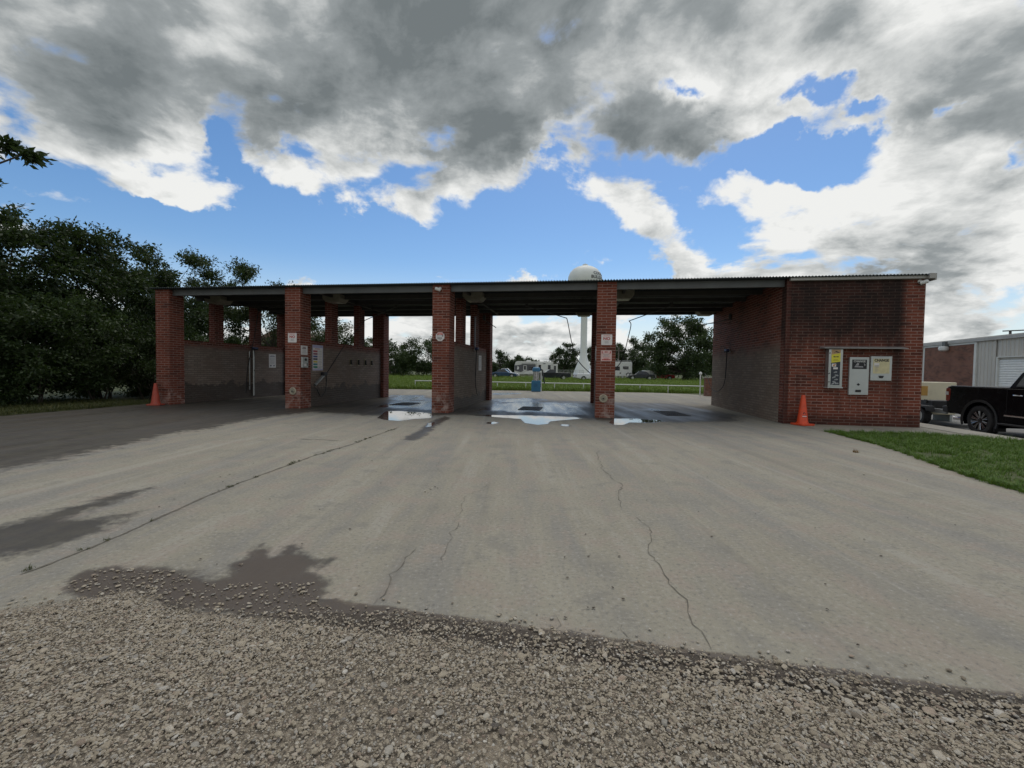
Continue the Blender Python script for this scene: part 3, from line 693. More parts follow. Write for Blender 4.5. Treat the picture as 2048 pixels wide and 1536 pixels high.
def stone_field(n, x0, x1, depth, smin, smax):
    x = rng.uniform(x0, x1, n); y = gtop(x) + .03 - rng.uniform(0, 1, n)**1.0*depth
    keep = y > -.4
    mud = a_gmud(x, y); dust = np.maximum(soft(x, y, DUST, .25), soft(x, y, SAND, .12))
    top = gtop(x) - y
    p = 1.0 - .66*np.clip(mud+.4, 0, 1) - .55*np.clip(dust+.3, 0, 1)
    left = np.clip((-x-1.6)/2.2, 0, 1)
    p *= 1 - .5*left*np.clip(1.0-top/1.0, 0, 1); p *= 1 - .62*np.clip((-x-2.1)/.9, 0, 1)*np.clip(.5+.6*nz2(x, y, 2.2, 52), 0, 1)
    p *= np.clip(.86 + .4*nz2(x, y, 1.9, 21), .5, 1)
    p *= np.where(top < .05, .35, 1)
    keep &= rng.uniform(0, 1, n) < p
    x, y = x[keep], y[keep]; n = len(x)
    s = np.exp(rng.normal(math.log(smin*1.75), .46, n)); s = np.clip(s, smin, smax)
    s *= 1 + .35*np.exp(-((gtop(x)-y-.14)/.12)**2)*(x > 0)
    z = .012 + .016*np.clip((gtop(x)-y)/.3, 0, 1) - s*.06
    rot = np.stack([rng.normal(0, .14, n), rng.normal(0, .14, n), rng.uniform(0, 6.28, n)], 1)
    return np.stack([x, y, z], 1), rot, np.stack([s, s, s], 1)
parts = [stone_field(300000, -3.7, 2.5, 2.2, .0023, .0088), stone_field(3200, -3.9, 2.7, 2.2, .0070, .018), stone_field(16000, -8, -3.4, 4.5, .006, .016), stone_field(9000, 2.4, 6, 4, .007, .018)]
# a few strays kicked up onto the concrete
nst = 170; xx = rng.uniform(-3.4, 2.2, nst); yy = gtop(xx) + np.abs(rng.normal(0, .09, nst)); ss_ = rng.uniform(.004, .012, nst)
parts.append((np.stack([xx, yy, .004+ss_*.3], 1), np.stack([xx*0, xx*0, rng.uniform(0, 6.28, nst)], 1), np.stack([ss_]*3, 1)))
cand = rng.uniform([-2.7, 2.2], [-.7, 3.0], (6000, 2)); k_ = (poly_sd(cand[:, 0], cand[:, 1], SPLASH) > .04) & (cand[:, 1] < 2.62 + .25*(cand[:, 0] < -1.75)) & (cand[:, 1] > gtop(cand[:, 0])); cand = cand[k_][:520]
sc_ = np.clip(np.exp(rng.normal(math.log(.0055), .5, len(cand))), .003, .014)
parts.append((np.column_stack([cand, .004+sc_*.25]), np.column_stack([sc_*0, sc_*0, rng.uniform(0, 6.28, len(cand))]), np.stack([sc_]*3, 1)))
gs = scatter('gravel', np.concatenate([p[0] for p in parts]), np.concatenate([p[1] for p in parts]), np.concatenate([p[2] for p in parts]), stones)

# --- cracks and joints in the concrete, thin dark ribbons
M_CRACK = plain('crack_dirt', (.155, .138, .108), .95, 0, .3, 20)
def ribbon(mb, pts_, w, z=.004, jag=.012, step=.05):
    p = []
    for a, b in zip(pts_[:-1], pts_[1:]):
        a = np.array(a[:2]); b = np.array(b[:2]); k = max(2, int(np.linalg.norm(b-a)/step))
        for i in range(k): p.append(a + (b-a)*i/k)
    p.append(np.array(pts_[-1][:2]))
    off = 0.0; L = []; Rr = []
    for i, q in enumerate(p):
        d = p[min(i+1, len(p)-1)] - p[max(i-1, 0)]; d = d/max(np.linalg.norm(d), 1e-6); n_ = np.array([-d[1], d[0]])
        off = off*.8 + random.gauss(0, jag); c = q + n_*off
        ww = w*random.uniform(.12, .72)*(min(1, .3+min(i, len(p)-1-i)*.25))
        L.append((*(c+n_*ww/2), z)); Rr.append((*(c-n_*ww/2), z))
    n = len(p); mb.add(L+Rr, [(i, i+1, n+i+1, n+i) for i in range(n-1)])
cr = MB()
ribbon(cr, [(1.47,7.27),(1.19,5.79),(1.23,5.31),(1.27,5.03),(1.13,4.44),(1.07,4.15)], .014)
ribbon(cr, [(1.15,3.91),(1.2,3.55),(1.1,3.34),(1.01,3.11),(1,2.91),(0.99,2.73),(1,2.63),(1.01,2.49),(0.99,2.36),(0.96,2.24),(0.95,2.13),(0.94,2.04)], .012)
ribbon(cr, [(-0.21,5.07),(-0.43,4.54),(-0.46,4.2),(-0.46,3.78),(-0.46,3.43),(-0.47,2.9)], .008)
ribbon(cr, [(-0.69,3.15),(-0.72,3.05),(-0.73,2.85),(-0.75,2.75),(-0.72,2.59),(-0.74,2.5),(-0.76,2.4)], .013)
ribbon(cr, [(-1.04,6.29),(-0.99,5.66),(-0.85,5.39)], .008); ribbon(cr, [(0.59,2.23),(0.6,2.15),(0.62,2.11)], .010); ribbon(cr, [(0.26,2.32),(0.24,2.17),(0.17,2.15)], .008)
ribbon(cr, [(-0.46,2.34),(-0.42,2.33),(-0.42,2.36)], .008); ribbon(cr, [(-3.96,7.95),(-3.47,7.88),(-3.08,7.8)], .05); ribbon(cr, [(-0.33,4.64),(-0.18,4.96)], .006)
tag(cr.build('pavement_cracks', M_CRACK, uv=False), kind='structure')
JOINT = [(-3.05,2.68),(-3.03,2.82),(-3.02,3.03),(-3.02,3.38),(-3.04,3.8),(-3.06,4.33),(-3.06,4.89),(-3.01,5.53),(-2.95,6.37),(-2.75,7.41),(-2.63,8.7),(-2.49,9.71)]
jt = MB(); ribbon(jt, JOINT, .05, jag=.004, step=.06)
ribbon(jt, [W(-7.2, -.12), W(2.4, -.12)], .02, jag=.003); ribbon(jt, [W(2.9, -.12), W(7.4, -.12)], .03, jag=.003); ribbon(jt, [W(7.4, -.1), (7.28, 10.05)], .03, jag=.003)
ribbon(jt, [W(-11.4, 6.7), W(10.4, 6.7)], .03, jag=.004); ribbon(jt, [W(-11, 11), W(9, 10.6)], .03, jag=.01)
tag(jt.build('pavement_joints', M_CRACK, uv=False), kind='structure')
# dead leaves and grit crumbs lying about
M_CRUMB = plain('dead_leaf', (.085, .068, .05), .9, 0, .4, 60)
cm = MB()
def crumb(x, y, r):
    a0 = random.uniform(0, 6.28); n = 7; pv = [(x+math.cos(a0+k*6.28/n)*r*random.uniform(.5, 1), y+math.sin(a0+k*6.28/n)*r*random.uniform(.4, .8), .006+random.uniform(0, .006)) for k in range(n)]
    cm.add(pv + [(x, y, .013)], [(k, (k+1) % n, n) for k in range(n)])
for x, y in [(2.49,5.48),(0.78,3.06),(0.39,3.03),(0.37,2.73),(0.61,3.47),(0.56,3.05),(0.63,2.61),(0.66,2.48),(0.44,2.38),(0.47,2.38),(0.3,2.28),(2.71,5.11),(1.62,3.46),(2.83,3.44),(2.7,3.13),(4.64,5.69),(3.93,3.81),(1.78,2.4),(1.7,2.08),(1.98,2.69),(-0.84,4.82),(-0.8,4.76),(-0.87,4.71),(-0.87,4.56),(-0.91,4.61),(-1.97,6.15),(-2.38,4.28),(-1.76,3.99),(-1.3,3.51),(-1.54,3.2),(-3.44,5.12),(-3.4,5.24),(-3.26,4.9),(-3.62,4.81),(-3.29,4.23),(-3.25,4),(-2.1,2.92),(-1.34,2.51),(-1.24,2.48)]:
    crumb(x, y, .007 + .005*random.random() + .001*y)
for _ in range(70):
    x, y = random.uniform(-6, 6), random.uniform(2.6, 12)
    if y > edge_y(x)+.2: crumb(x, y, random.uniform(.004, .013))
tag(cm.build('dead_leaves', M_CRUMB, uv=False), kind='stuff')

# --- grass
def tuft(name, mat, nb, h, spread_, bend, wid):
    vs = []; fs = []
    for k in range(nb):
        a = random.uniform(0, 6.28); r = spread_*math.sqrt(random.random()); bx, by = r*math.cos(a), r*math.sin(a)
        d = random.uniform(0, 6.28); hh = h*random.uniform(.5, 1.1); be = bend*random.uniform(.2, 1.2)*hh; w = wid*random.uniform(.7, 1.2)
        dx, dy = math.cos(d), math.sin(d); o = len(vs)
        for i, tt in enumerate((0, .5, 1)):
            cx, cy_, cz = bx+dx*be*tt*tt, by+dy*be*tt*tt, hh*tt*(1-.25*tt*bend)
            ww = w*(1-tt*.85)/2
            vs.append((cx-dy*ww, cy_+dx*ww, cz)); vs.append((cx+dy*ww, cy_-dx*ww, cz))
        fs += [(o, o+1, o+3, o+2), (o+2, o+3, o+5, o+4)]
    me = bpy.data.meshes.new(name); me.from_pydata(vs, [], fs); me.materials.append(mat)
    return bpy.data.objects.new(name, me)
def grass(name, n, fn, mat, h, smin, smax, nb=26, sp=.06, bend=.8, wid=.005, zf=None):
    vr = [tuft('grass_tuft', mat, nb, h, sp, bend, wid) for _ in range(6)]
    x, y = fn(n); n = len(x); s = rng.uniform(smin, smax, n)
    z = zf(x, y) if zf else x*0
    rot = np.stack([rng.normal(0, .12, n), rng.normal(0, .12, n), rng.uniform(0, 6.28, n)], 1)
    return scatter(name, np.stack([x, y, z], 1), rot, np.stack([s, s, s*rng.uniform(.7, 1.2, n)], 1), vr)
M_SOIL = mat_ground()
lm = MB(); lm.prism(LAWN, -.6, .018, 'z'); tag(lm.build('lawn_soil', M_SOIL), kind='structure')
def lawn_pts(n):
    x = rng.uniform(4.4, 13.3, n); y = rng.uniform(1.2, 10.1, n); d = poly_sd(x, y, LAWN); k = d > .01
    k &= rng.uniform(0, 1, n) < np.clip(.72 + .5*nz2(x, y, 1.7, 31), .12, 1)
    bare = np.hypot((x-6.9)/.35, (y-7.1)/.25) < 1; k &= ~bare
    return x[k], y[k]
grass('lawn_grass', 15000, lawn_pts, G_LAWN, .085, .7, 1.45, 24, .065, .9, .006, lambda x, y: x*0+.012)
def lawn_edge(n):
    p = np.array(LAWN[:9]); i = rng.integers(0, len(p)-1, n); t = rng.uniform(0, 1, n)[:, None]
    q = p[i]*(1-t)+p[i+1]*t + rng.normal(0, .03, (n, 2)); return q[:, 0], q[:, 1]
grass('lawn_edge_grass', 420, lawn_edge, G_LAWN, .10, .6, 1.2, 16, .04, 1.1, .006)
def field_pts(n):
    y = 28.3 + rng.uniform(0, 1, n)**1.6*58; x = rng.uniform(-.5, .52, n)*y*1.05 + .02*y
    k = rng.uniform(0, 1, n) < np.clip(.75+.4*nz2(x, y, .35, 41), .3, 1); return x[k], y[k]
def field_size(x, y): return x*0-.03
grass('field_grass', 16000, field_pts, G_FIELD, .30, .55, 1.5, 26, .20, .7, .022, field_size)
def tall_pts(n):
    y = rng.uniform(33, 80, n); x = rng.uniform(-.3, .5, n)*y; return x, y
grass('tall_seed_grass', 1500, tall_pts, G_FIELD, .62, .5, 1.25, 9, .22, .35, .02, field_size)
VERGE = [(-12.75, 10.4), (-12.45, 12.6), (-12.3, 14.9), (-12.55, 15.4), (-16, 15.5), (-20, 9), (-15, 6.5), (-13.6, 8)]
vm = MB(); vm.prism(VERGE, -.03, .016, 'z'); tag(vm.build('verge_soil', M_SOIL), kind='structure')
def verge_pts(n):
    x = rng.uniform(-20, -12.2, n); y = rng.uniform(6.5, 15.5, n); k = poly_sd(x, y, VERGE) > -.03; return x[k], y[k]
grass('verge_grass', 9000, verge_pts, G_VERGE, .11, .6, 1.6, 22, .08, .9, .008, lambda x, y: x*0+.01)
# weeds rooted in the long joint, and the dry tuft near the lawn
wp = []
for a, b, n in ((0, 1, 3), (2, 3, 6), (3, 4, 3), (5, 6, 14), (6, 7, 4), (7, 8, 26), (8, 9, 22), (9, 10, 30), (10, 11, 16)):
    for _ in range(n):
        t = random.gauss(.5, .16); q = np.array(JOINT[a])*(1-t)+np.array(JOINT[b])*t; wp.append((q[0]+random.gauss(0, .015), q[1]+random.gauss(0, .04)))
wp = np.array(wp)
wv = [tuft('weed_tuft', G_VERGE, 16, .05, .035, 1.2, .007) for _ in range(4)]
wp = wp[::2]; nw = len(wp); ws = rng.uniform(.25, .75, nw)
tag(scatter('joint_weeds', np.column_stack([wp, np.full(nw, .004)]), np.column_stack([ws*0, ws*0, rng.uniform(0, 6.28, nw)]), np.stack([ws]*3, 1), wv), kind='stuff')
L_DRY = leaf_mat('dry_blades', (.16, .08, .025), (.30, .17, .06))
dt = tuft('dry_weed', L_DRY, 46, .075, .04, .8, .007); COL.objects.link(dt); dt.location = [(5.86,7.38)][0] + (0,)
tag(dt, 'small rust-brown dry weed tuft growing alone in the concrete', 'weed')

# ------------------------------------------------------------------ the car wash building
wash = thing('car_wash', 'long red brick car wash with four open bays under a corrugated roof', 'car wash', W(0, 0), -YAW)
def pillar(s, t, w, d, z0, z1, mat, name='brick_pillar'):
    return MB().box(s, t, z0, s+w, t+d, z1).build(name, mat, wash, bevel=.006, seg=1)
for s in (S1, S2, S3, S4):
    pillar(s, 0, PW, PD, 0, HT, M_PILLAR)
    pillar(s, LEN-PD, PW, PD, 0, HT, M_PILLAR_DARK)
    for t in (1.96, 3.97): pillar(s+.138, t, .255, .42, 2.18, HT, M_PILLAR_DARK, 'brick_pier')
    wm = MB().box(s+.138, PD, 0, s+.393, LEN-PD, 2.18)
    wm.build('bay_wall', M_BAYWALL if s < -3 else M_BAYWALL_DRY, wash)
    # the coated lower face of the front pillar on the bay side
    # soldier course on top of the low wall
    MB().box(s+.132, PD+.003, 2.181, s+.399, LEN-PD-.003, 2.20).build('wall_cap', M_PILLAR_DARK, wash)
# wash house at the right end
MB().box(S5, 0, 0, S6, .26, HT).build('front_wall', M_FRONT, wash)
MB().box(S5, .262, 0, S5+.26, LEN, HT).build('bay_side_wall', M_SIDEWALL, wash)
MB().box(S6-.26, .262, 0, S6, LEN, HT).build('end_wall', M_STORE_BRICK, wash)
MB().box(S5+.262, LEN-.26, 0, S6-.262, LEN, HT).build('rear_wall', M_STORE_BRICK, wash)
# narrow pilaster strip in the corner of the last bay
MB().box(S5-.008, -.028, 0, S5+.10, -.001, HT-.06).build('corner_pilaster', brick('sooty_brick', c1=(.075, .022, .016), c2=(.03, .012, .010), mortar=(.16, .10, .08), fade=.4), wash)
# steel channel across each bay opening
for a, b in ((S1+PW, S2), (S2+PW, S3), (S3+PW, S4), (S4+PW, S5)):
    f = MB(); f.box(a+.003, .12, 3.632, b-.003, .15, 3.82); f.box(a+.003, .15, 3.632, b-.003, .22, 3.645); f.box(a+.003, .105, 3.80, b-.003, .12, 3.815)
    f.build('fascia_beam', M_STEEL, wash)
for t in (1.55, 2.85, 4.15, 5.3):
    MB().box(S1+.02, t, 3.68, S5-.01, t+.07, 3.815).build('purlin', M_STEEL_DARK, wash)
MB().box(S1+.01, LEN-.32, 3.662, S5-.004, LEN-.2, 3.818).build('rear_beam', M_STEEL_DARK, wash)
for a in (S1+PW, S2+PW, S3+PW, S4+PW):
    MB().box(a+.25, .24, 3.70, a+.33, LEN-.34, 3.79).build('roof_rail', M_STEEL_DARK, wash)
# corrugated sheet, ridges running back over the bays
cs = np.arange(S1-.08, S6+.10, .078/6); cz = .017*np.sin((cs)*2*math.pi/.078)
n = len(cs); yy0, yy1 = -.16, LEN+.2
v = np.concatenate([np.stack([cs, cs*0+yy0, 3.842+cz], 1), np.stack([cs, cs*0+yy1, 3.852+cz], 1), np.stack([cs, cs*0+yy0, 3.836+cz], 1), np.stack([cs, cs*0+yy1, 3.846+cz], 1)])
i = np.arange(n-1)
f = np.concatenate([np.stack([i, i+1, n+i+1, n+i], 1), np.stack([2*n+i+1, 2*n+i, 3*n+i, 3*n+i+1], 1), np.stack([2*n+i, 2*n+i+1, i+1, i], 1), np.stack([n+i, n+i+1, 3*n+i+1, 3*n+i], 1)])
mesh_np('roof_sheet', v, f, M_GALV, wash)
tb = MB(); tb.box(S5+.045, -.10, 3.752, S6+.08, -.002, 3.828); tb.build('eave_trim', M_TRIM, wash, bevel=.004, seg=1)
tb = MB(); tb.box(S6+.082, -.17, 3.70, S6+.12, LEN+.1, 3.865); tb.box(S6-.05, -.185, 3.735, S6+.082, -.103, 3.866); tb.build('gable_trim', M_TRIM, wash, bevel=.004, seg=1)
# sheet-metal ledge over the machines
sh = MB(); sh.prism([(-.24, 1.985), (-.24, 2.002), (-.002, 2.045), (-.002, 1.995)], 8.12, 10.03, 'x'); sh.build('metal_ledge', M_SHELF, wash, bevel=.004, seg=1)

# ---- lights under the roof
def light_fixture(s, t, label):
    o = thing('light_fixture', label, 'light fixture', W(s, t, 3.56), -YAW, 'boxy lights under the bay roof')
    m = MB(); m.prism([(-.33, .26), (-.33, .12), (-.22, 0), (.22, 0), (.33, .12), (.33, .26)], -.28, .28, 'y'); m.build('housing', M_FIXT, o, bevel=.012)
    MB().box(-.2, -.2, -.006, .2, .2, -.001).build('lens', plain_once('milky_lens', (.35, .34, .30), .3), o)
    return o
def plain_once(name, *a, **k):
    return MATS[name] if name in MATS else plain(name, *a, **k)
light_fixture(S1+.95, 1.55, 'boxy pale light under the roof of the leftmost bay beside its end pillar')
light_fixture(S2+.80, 1.55, 'boxy pale light under the second bay roof, right of the pillar with a coin box')
light_fixture(S3+.90, 1.55, 'boxy pale light under the roof, right of the pillar with an octagonal sign')
light_fixture(S4+.82, 1.55, 'boxy pale light under the last bay roof, right of the pillar with two signs')
light_fixture(2.05, 5.6, 'dim boxy light at the back of the third bay before the water tower stem')
light_fixture(6.75, 5.6, 'dim boxy light at the back of the last bay by its wall')

# ---- round fittings on the pillar fronts
def port(s, label):
    o = thing('vacuum_port', label, 'wall port', W(s, -.001, .555), -YAW, 'round metal ports low on the pillars')
    MB().lathe([(.10, 0), (.118, -.008), (.118, -.022), (.095, -.03), (.075, -.022)], axis='y', n=28).build('flange', plain_once('tan_port_metal', (.40, .35, .26), .45, .3, .2, 14, .4), o)
    b = MB(); b.lathe([(.07, -.018), (.062, -.034), (.02, -.036)], axis='y', n=24); b.box(-.05, -.05, -.012, .05, -.034, .012); b.build('cap', plain_once('port_cap', (.30, .28, .22), .4, .5, .2, 14, .4), o)
    MB().lathe([(.024, -.03), (.022, -.056)], axis='y', n=12).build('bolt', M_GRATE, o)
port(-7.0, 'round metal port low on the front of the brick pillar left of centre'); port(2.61, 'round metal port low on the front of the pillar with two red and white signs')

# ---- cameras
def cctv(s, t, z, label, flip=1):
    o = thing('security_camera', label, 'security camera', W(s, t, z), -YAW, 'white security cameras at the roof edge')
    m = MB(); m.lathe([(.05, 0), (.05, -.012)], axis='y', n=16); m.tube([(0, -.01, 0), (0, -.06, -.005)], .016); m.build('bracket', M_WHITE, o)
    b = MB(); b.lathe([(.005, .08), (.04, .07), (.048, .04), (.048, -.07), (.05, -.08)], n=18)
    c = b.build('body', M_WHITE, o); c.location = (-.045*flip, -.10, -.03); c.rotation_euler = (R(78), 0, R(-48*flip))
    l = MB().lathe([(.046, -.0805), (.046, -.095), (.03, -.099)], n=18).build('lens', M_BLACK, c)
cctv(-2.2, -.001, 3.70, 'small white bullet camera at the top of the pillar with the octagonal sign')
cctv(10.36, -.001, 3.69, 'small white camera under the roof trim at the far right corner', -1)

# ---- signs
def face(s, t, z, side):
    """location and turn for something fixed to a wall: local x runs right, -y comes out of the wall"""
    return W(s, t, z), {'front': -YAW, 'plus': -YAW+R(90), 'minus': -YAW-R(90)}[side]
def rrect(w, h, r, n=5):
    p = []
    for cx, cz, a0 in ((w/2-r, h/2-r, 0), (-w/2+r, h/2-r, 90), (-w/2+r, -h/2+r, 180), (w/2-r, -h/2+r, 270)):
        for k in range(n+1): a = R(a0+90*k/n); p.append((cx+r*math.cos(a), cz+r*math.sin(a)))
    return p
def bars(parent, rects, mat, name='lettering', y=-.0052, th=.0012):
    if len(rects) <= 9:
        for x0, z0, x1, z1 in rects: o_ = MB().box(x0, y-th, z0, x1, y, z1).build(name, mat, parent)
        return o_
    m = MB()
    for x0, z0, x1, z1 in rects: m.box(x0, y-th, z0, x1, y, z1)
    return m.build(name, mat, parent)
def scribble(x0, x1, z, h, rows, gap, fill=.8, seed=1, cw=.018):
    """rows of short broken strokes, for small print the photo does not resolve"""
    r = random.Random(seed); out = []
    for k in range(rows):
        zz = z-k*gap; ww = (x1-x0)*r.uniform(.55, 1); x = (x0+x1)/2-ww/2; e = (x0+x1)/2+ww/2
        while x < e:
            l = r.uniform(cw*.8, cw*3.2); out.append((x, zz-h/2, min(x+l, e), zz+h/2)); x += l + cw*.55
    return out
def sign_board(name, label, cat, s, t, z, side, w, h, r=.012, mat=None, th=.004, group=None, poly=None):
    loc, rz = face(s, t, z, side)
    o = thing(name, label, cat, loc, rz, group)
    MB().prism(poly or rrect(w, h, r), -.005, -.001, 'y').build('panel', mat or M_SIGN, o)
    return o
def no_sign(s, z, label):
    o = sign_board('notice_sign', label, 'sign', s, 0, z, 'front', .30, .295, .02, group='NO signs on the brick pillars')
    bars(o, [(-.125, .092, .125, .096), (-.125, .128, .125, .132)] + scribble(-.125, .125, .119, .011, 1, 1, seed=3) + scribble(-.125, .125, .103, .011, 1, 1, seed=4), M_PINK)
    text('NO', .105, M_RED, o, (0, -.0056, .028), bold=.004, sx=1.15)
    bars(o, scribble(-.09, .09, -.035, .010, 4, .021, seed=5, cw=.010), M_GREYTXT, 'small_lettering')
no_sign(-7.02, 2.236, 'white and red NO sign on the brick pillar left of centre')
no_sign(2.671, 2.204, 'white and red NO sign, upper of the two signs on the pillar right of centre')
o = sign_board('warning_sign', 'red bordered warning sign under the NO sign on the pillar right of centre', 'sign', 2.667, 0, 1.756, 'front', .30, .30, .02, mat=plain_once('pale_pink_sign', (.66, .46, .43), .45))
bars(o, [(-.12, -.127, .12, -.10), (-.125, .078, -.105, .128), (.105, .078, .125, .128), (-.125, .066, -.08, .08), (.08, .066, .125, .08)] + scribble(-.07, .07, .105, .028, 1, 1, seed=8, cw=.02), M_RED)
bars(o, scribble(-.11, .11, -.063, .018, 2, .026, seed=9, cw=.014), plain_once('washed_red', (.48, .14, .12), .5), 'red_lettering'); bars(o, scribble(-.1, .1, .045, .010, 3, .020, seed=10, cw=.012) + scribble(-.115, .115, -.022, .016, 1, 1, seed=12), M_GREYTXT, 'small_lettering')
oc = [(.142*math.cos(R(22.5+45*k)), .142*math.sin(R(22.5+45*k))) for k in range(8)]
o = sign_board('octagon_sign', 'white octagonal sign with a red band on the pillar between the second and third bays', 'sign', -2.185, 0, 2.283, 'front', .28, .28, poly=oc)
m = MB(); m.prism([(-.108, .052), (-.052, .122), (.052, .122), (.108, .052)], -.0072, -.0052, 'y'); m.build('red_band', M_PINK, o)
for q in (-1, 1): MB().prism([(q*.10, .052), (q*.03, .052), (q*.065, .09)], -.0085, -.0073, 'y').build('red_marking', M_RED, o)
bars(o, [(.055, .005, .10, .035)] + scribble(-.10, .02, .018, .010, 1, 1, seed=2) + scribble(-.09, .07, -.035, .014, 2, .022, seed=6) + scribble(-.05, .05, -.095, .010, 1, 1, seed=7), M_BLACK)
# bay signs
WF1, WF2, WF3 = S1+.393, S2+.393, S3+.393
o = sign_board('instruction_sign', 'white instruction board on the grey wall of the leftmost bay', 'sign', WF1, 5.05, 1.57, 'plus', .44, .60, .012)
bars(o, scribble(-.18, .18, .225, .022, 2, .034, seed=21, cw=.02) + [(-.15, -.24, -.06, -.18), (.05, -.235, .14, -.19)], plain_once('slate_print', (.08, .10, .14), .5)); bars(o, scribble(-.17, .17, .13, .010, 9, .031, seed=22, cw=.012), M_GREYTXT, 'small_lettering')
o = sign_board('price_sign', 'small white notice above the coin box on the side of the brick pillar', 'sign', S2+PW, .19, 1.855, 'plus', .34, .29, .004)
bars(o, scribble(-.14, .14, .095, .028, 2, .04, seed=31, cw=.016), plain_once('brown_print', (.12, .05, .05), .5)); bars(o, scribble(-.13, .13, .01, .010, 5, .026, seed=32, cw=.012), M_GREYTXT, 'small_lettering')
o = sign_board('wash_menu', 'tall white wash menu with a column of coloured tabs on the second bay wall', 'sign', WF2, 1.13, 1.64, 'plus', .60, .86, .006)
bars(o, [(-.295, .335, .295, .425), (-.295, -.425, .295, -.385), (-.295, -.385, -.275, .335), (.275, -.385, .295, .335)], M_PURPLE, 'border_marking')
for k, c_ in enumerate(((.40, .05, .06), (.26, .04, .10), (.05, .06, .26), (.03, .03, .06), (.62, .50, .05), (.02, .22, .26), (.02, .25, .10))):
    zt = .245-k*.088; bars(o, [(-.255, zt-.058, -.02, zt)], plain_once('menu_tab_%d' % k, c_, .45), 'menu_tab', -.0053)
    bars(o, scribble(.01, .24, zt-.012, .009, 2, .03, seed=40+k, cw=.010), M_GREYTXT, 'small_lettering')
bars(o, scribble(-.24, .2, .30, .022, 1, 1, seed=55), M_RED, 'title_lettering'); bars(o, scribble(-.2, .2, -.35, .016, 1, 1, seed=56), plain_once('blue_print', (.08, .1, .3), .5), 'footer_lettering')
o = sign_board('wall_notice', 'narrow white notice near the back of the third bay wall', 'sign', WF3, 4.62, 1.58, 'plus', .48, .60, .006)
bars(o, scribble(-.2, .2, .22, .02, 1, 1, seed=61) + scribble(-.19, .19, .15, .010, 11, .034, seed=62, cw=.012), M_GREYTXT)
o = sign_board('side_notice', 'thin white notice seen edge-on on the left side of the pillar right of centre', 'sign', S4, .27, 1.83, 'minus', .34, .40, .004)
bars(o, scribble(-.14, .14, .15, .012, 8, .04, seed=65, cw=.014), M_GREYTXT)

# ---- coin box on the pillar side, mat hooks on the wall
loc, rz = face(S2+PW, .18, 1.47, 'plus')
o = thing('coin_box', 'grey metal coin box with a rotary knob on the side of the brick pillar', 'coin box', loc, rz)
MB().box(-.15, -.05, -.17, .15, -.001, .17).build('case', M_ALU, o, bevel=.006)
MB().lathe([(.045, -.051), (.045, -.062), (.03, -.08)], axis='y', n=16).build('knob', M_BLACK, o).location = (.02, 0, .09)
bars(o, [(-.06, -.12, .06, -.05)], M_SIGN, 'label', -.051); bars(o, [(.07, -.11, .11, -.02)], M_BLACK, 'coin_slot', -.051)
hooks = ['nearest to the menu board', 'second from the menu board', 'third from the menu board', 'farthest from the menu board']
for k, t in enumerate((3.28, 3.86, 4.44, 4.98)):
    loc, rz = face(WF2, t, 1.54, 'plus')
    o = thing('mat_clip', 'small metal floor-mat clip on the second bay wall, ' + hooks[k], 'mat clip', loc, rz, 'floor-mat clips on the bay wall')
    m = MB(); m.box(-.075, -.012, -.13, .075, -.001, .13); m.build('plate', plain_once('clip_plate', (.32, .27, .17), .45, .4, .2, 10, .3), o)
    m = MB(); m.box(-.04, -.05, -.10, .03, -.013, .10); m.box(-.05, -.065, -.10, .04, -.05, -.06); m.build('jaw', M_DARK, o, bevel=.006)

# ---- brushes, wands and hoses
def brush_set(name, label, s, t, z, side, length, lean, hose=None, tube=True):
    loc, rz = face(s, t, z, side)
    o = thing(name, label, 'wash brush', loc, rz)
    h = MB(); h.box(-.13, -.17, -.055, .13, -.06, .02); h.build('brush_head', M_BLUEFIT, o, bevel=.012)
    br = MB()
    for i in range(10):
        for j in range(4): br.tube([(-.115+i*.0255, -.158+j*.028, -.055), (-.12+i*.0267, -.162+j*.03, -.095)], .007, 5)
    br.build('bristles', M_BLACK, o)
    MB().tube([(0, -.11, .0), (lean*.2, -.09, -.2*length), (lean, -.055, -length)], .017, 8).build('handle', M_RUBBER, o)
    b = MB(); b.box(-.05, -.06, -.10, .05, -.001, -.05); b.box(-.02, -.055, -.05, .02, -.02, .03); b.build('holder', M_ALU, o)
    if hose: MB().tube(hose, .013, 7).build('hose', M_RUBBER, o)
    return o
def curve(p, k=12):
    """smooth path through points"""
    P = [Vector(q) for q in p]; P = [P[0]*2-P[1]] + P + [P[-1]*2-P[-2]]; out = []
    for i in range(1, len(P)-2):
        for j in range(k):
            t = j/k; a, b, c, d = P[i-1:i+3]
            out.append(.5*((2*b)+(c-a)*t+(2*a-5*b+4*c-d)*t*t+(3*b-a-3*c+d)*t**3))
    return out + [P[-2]]
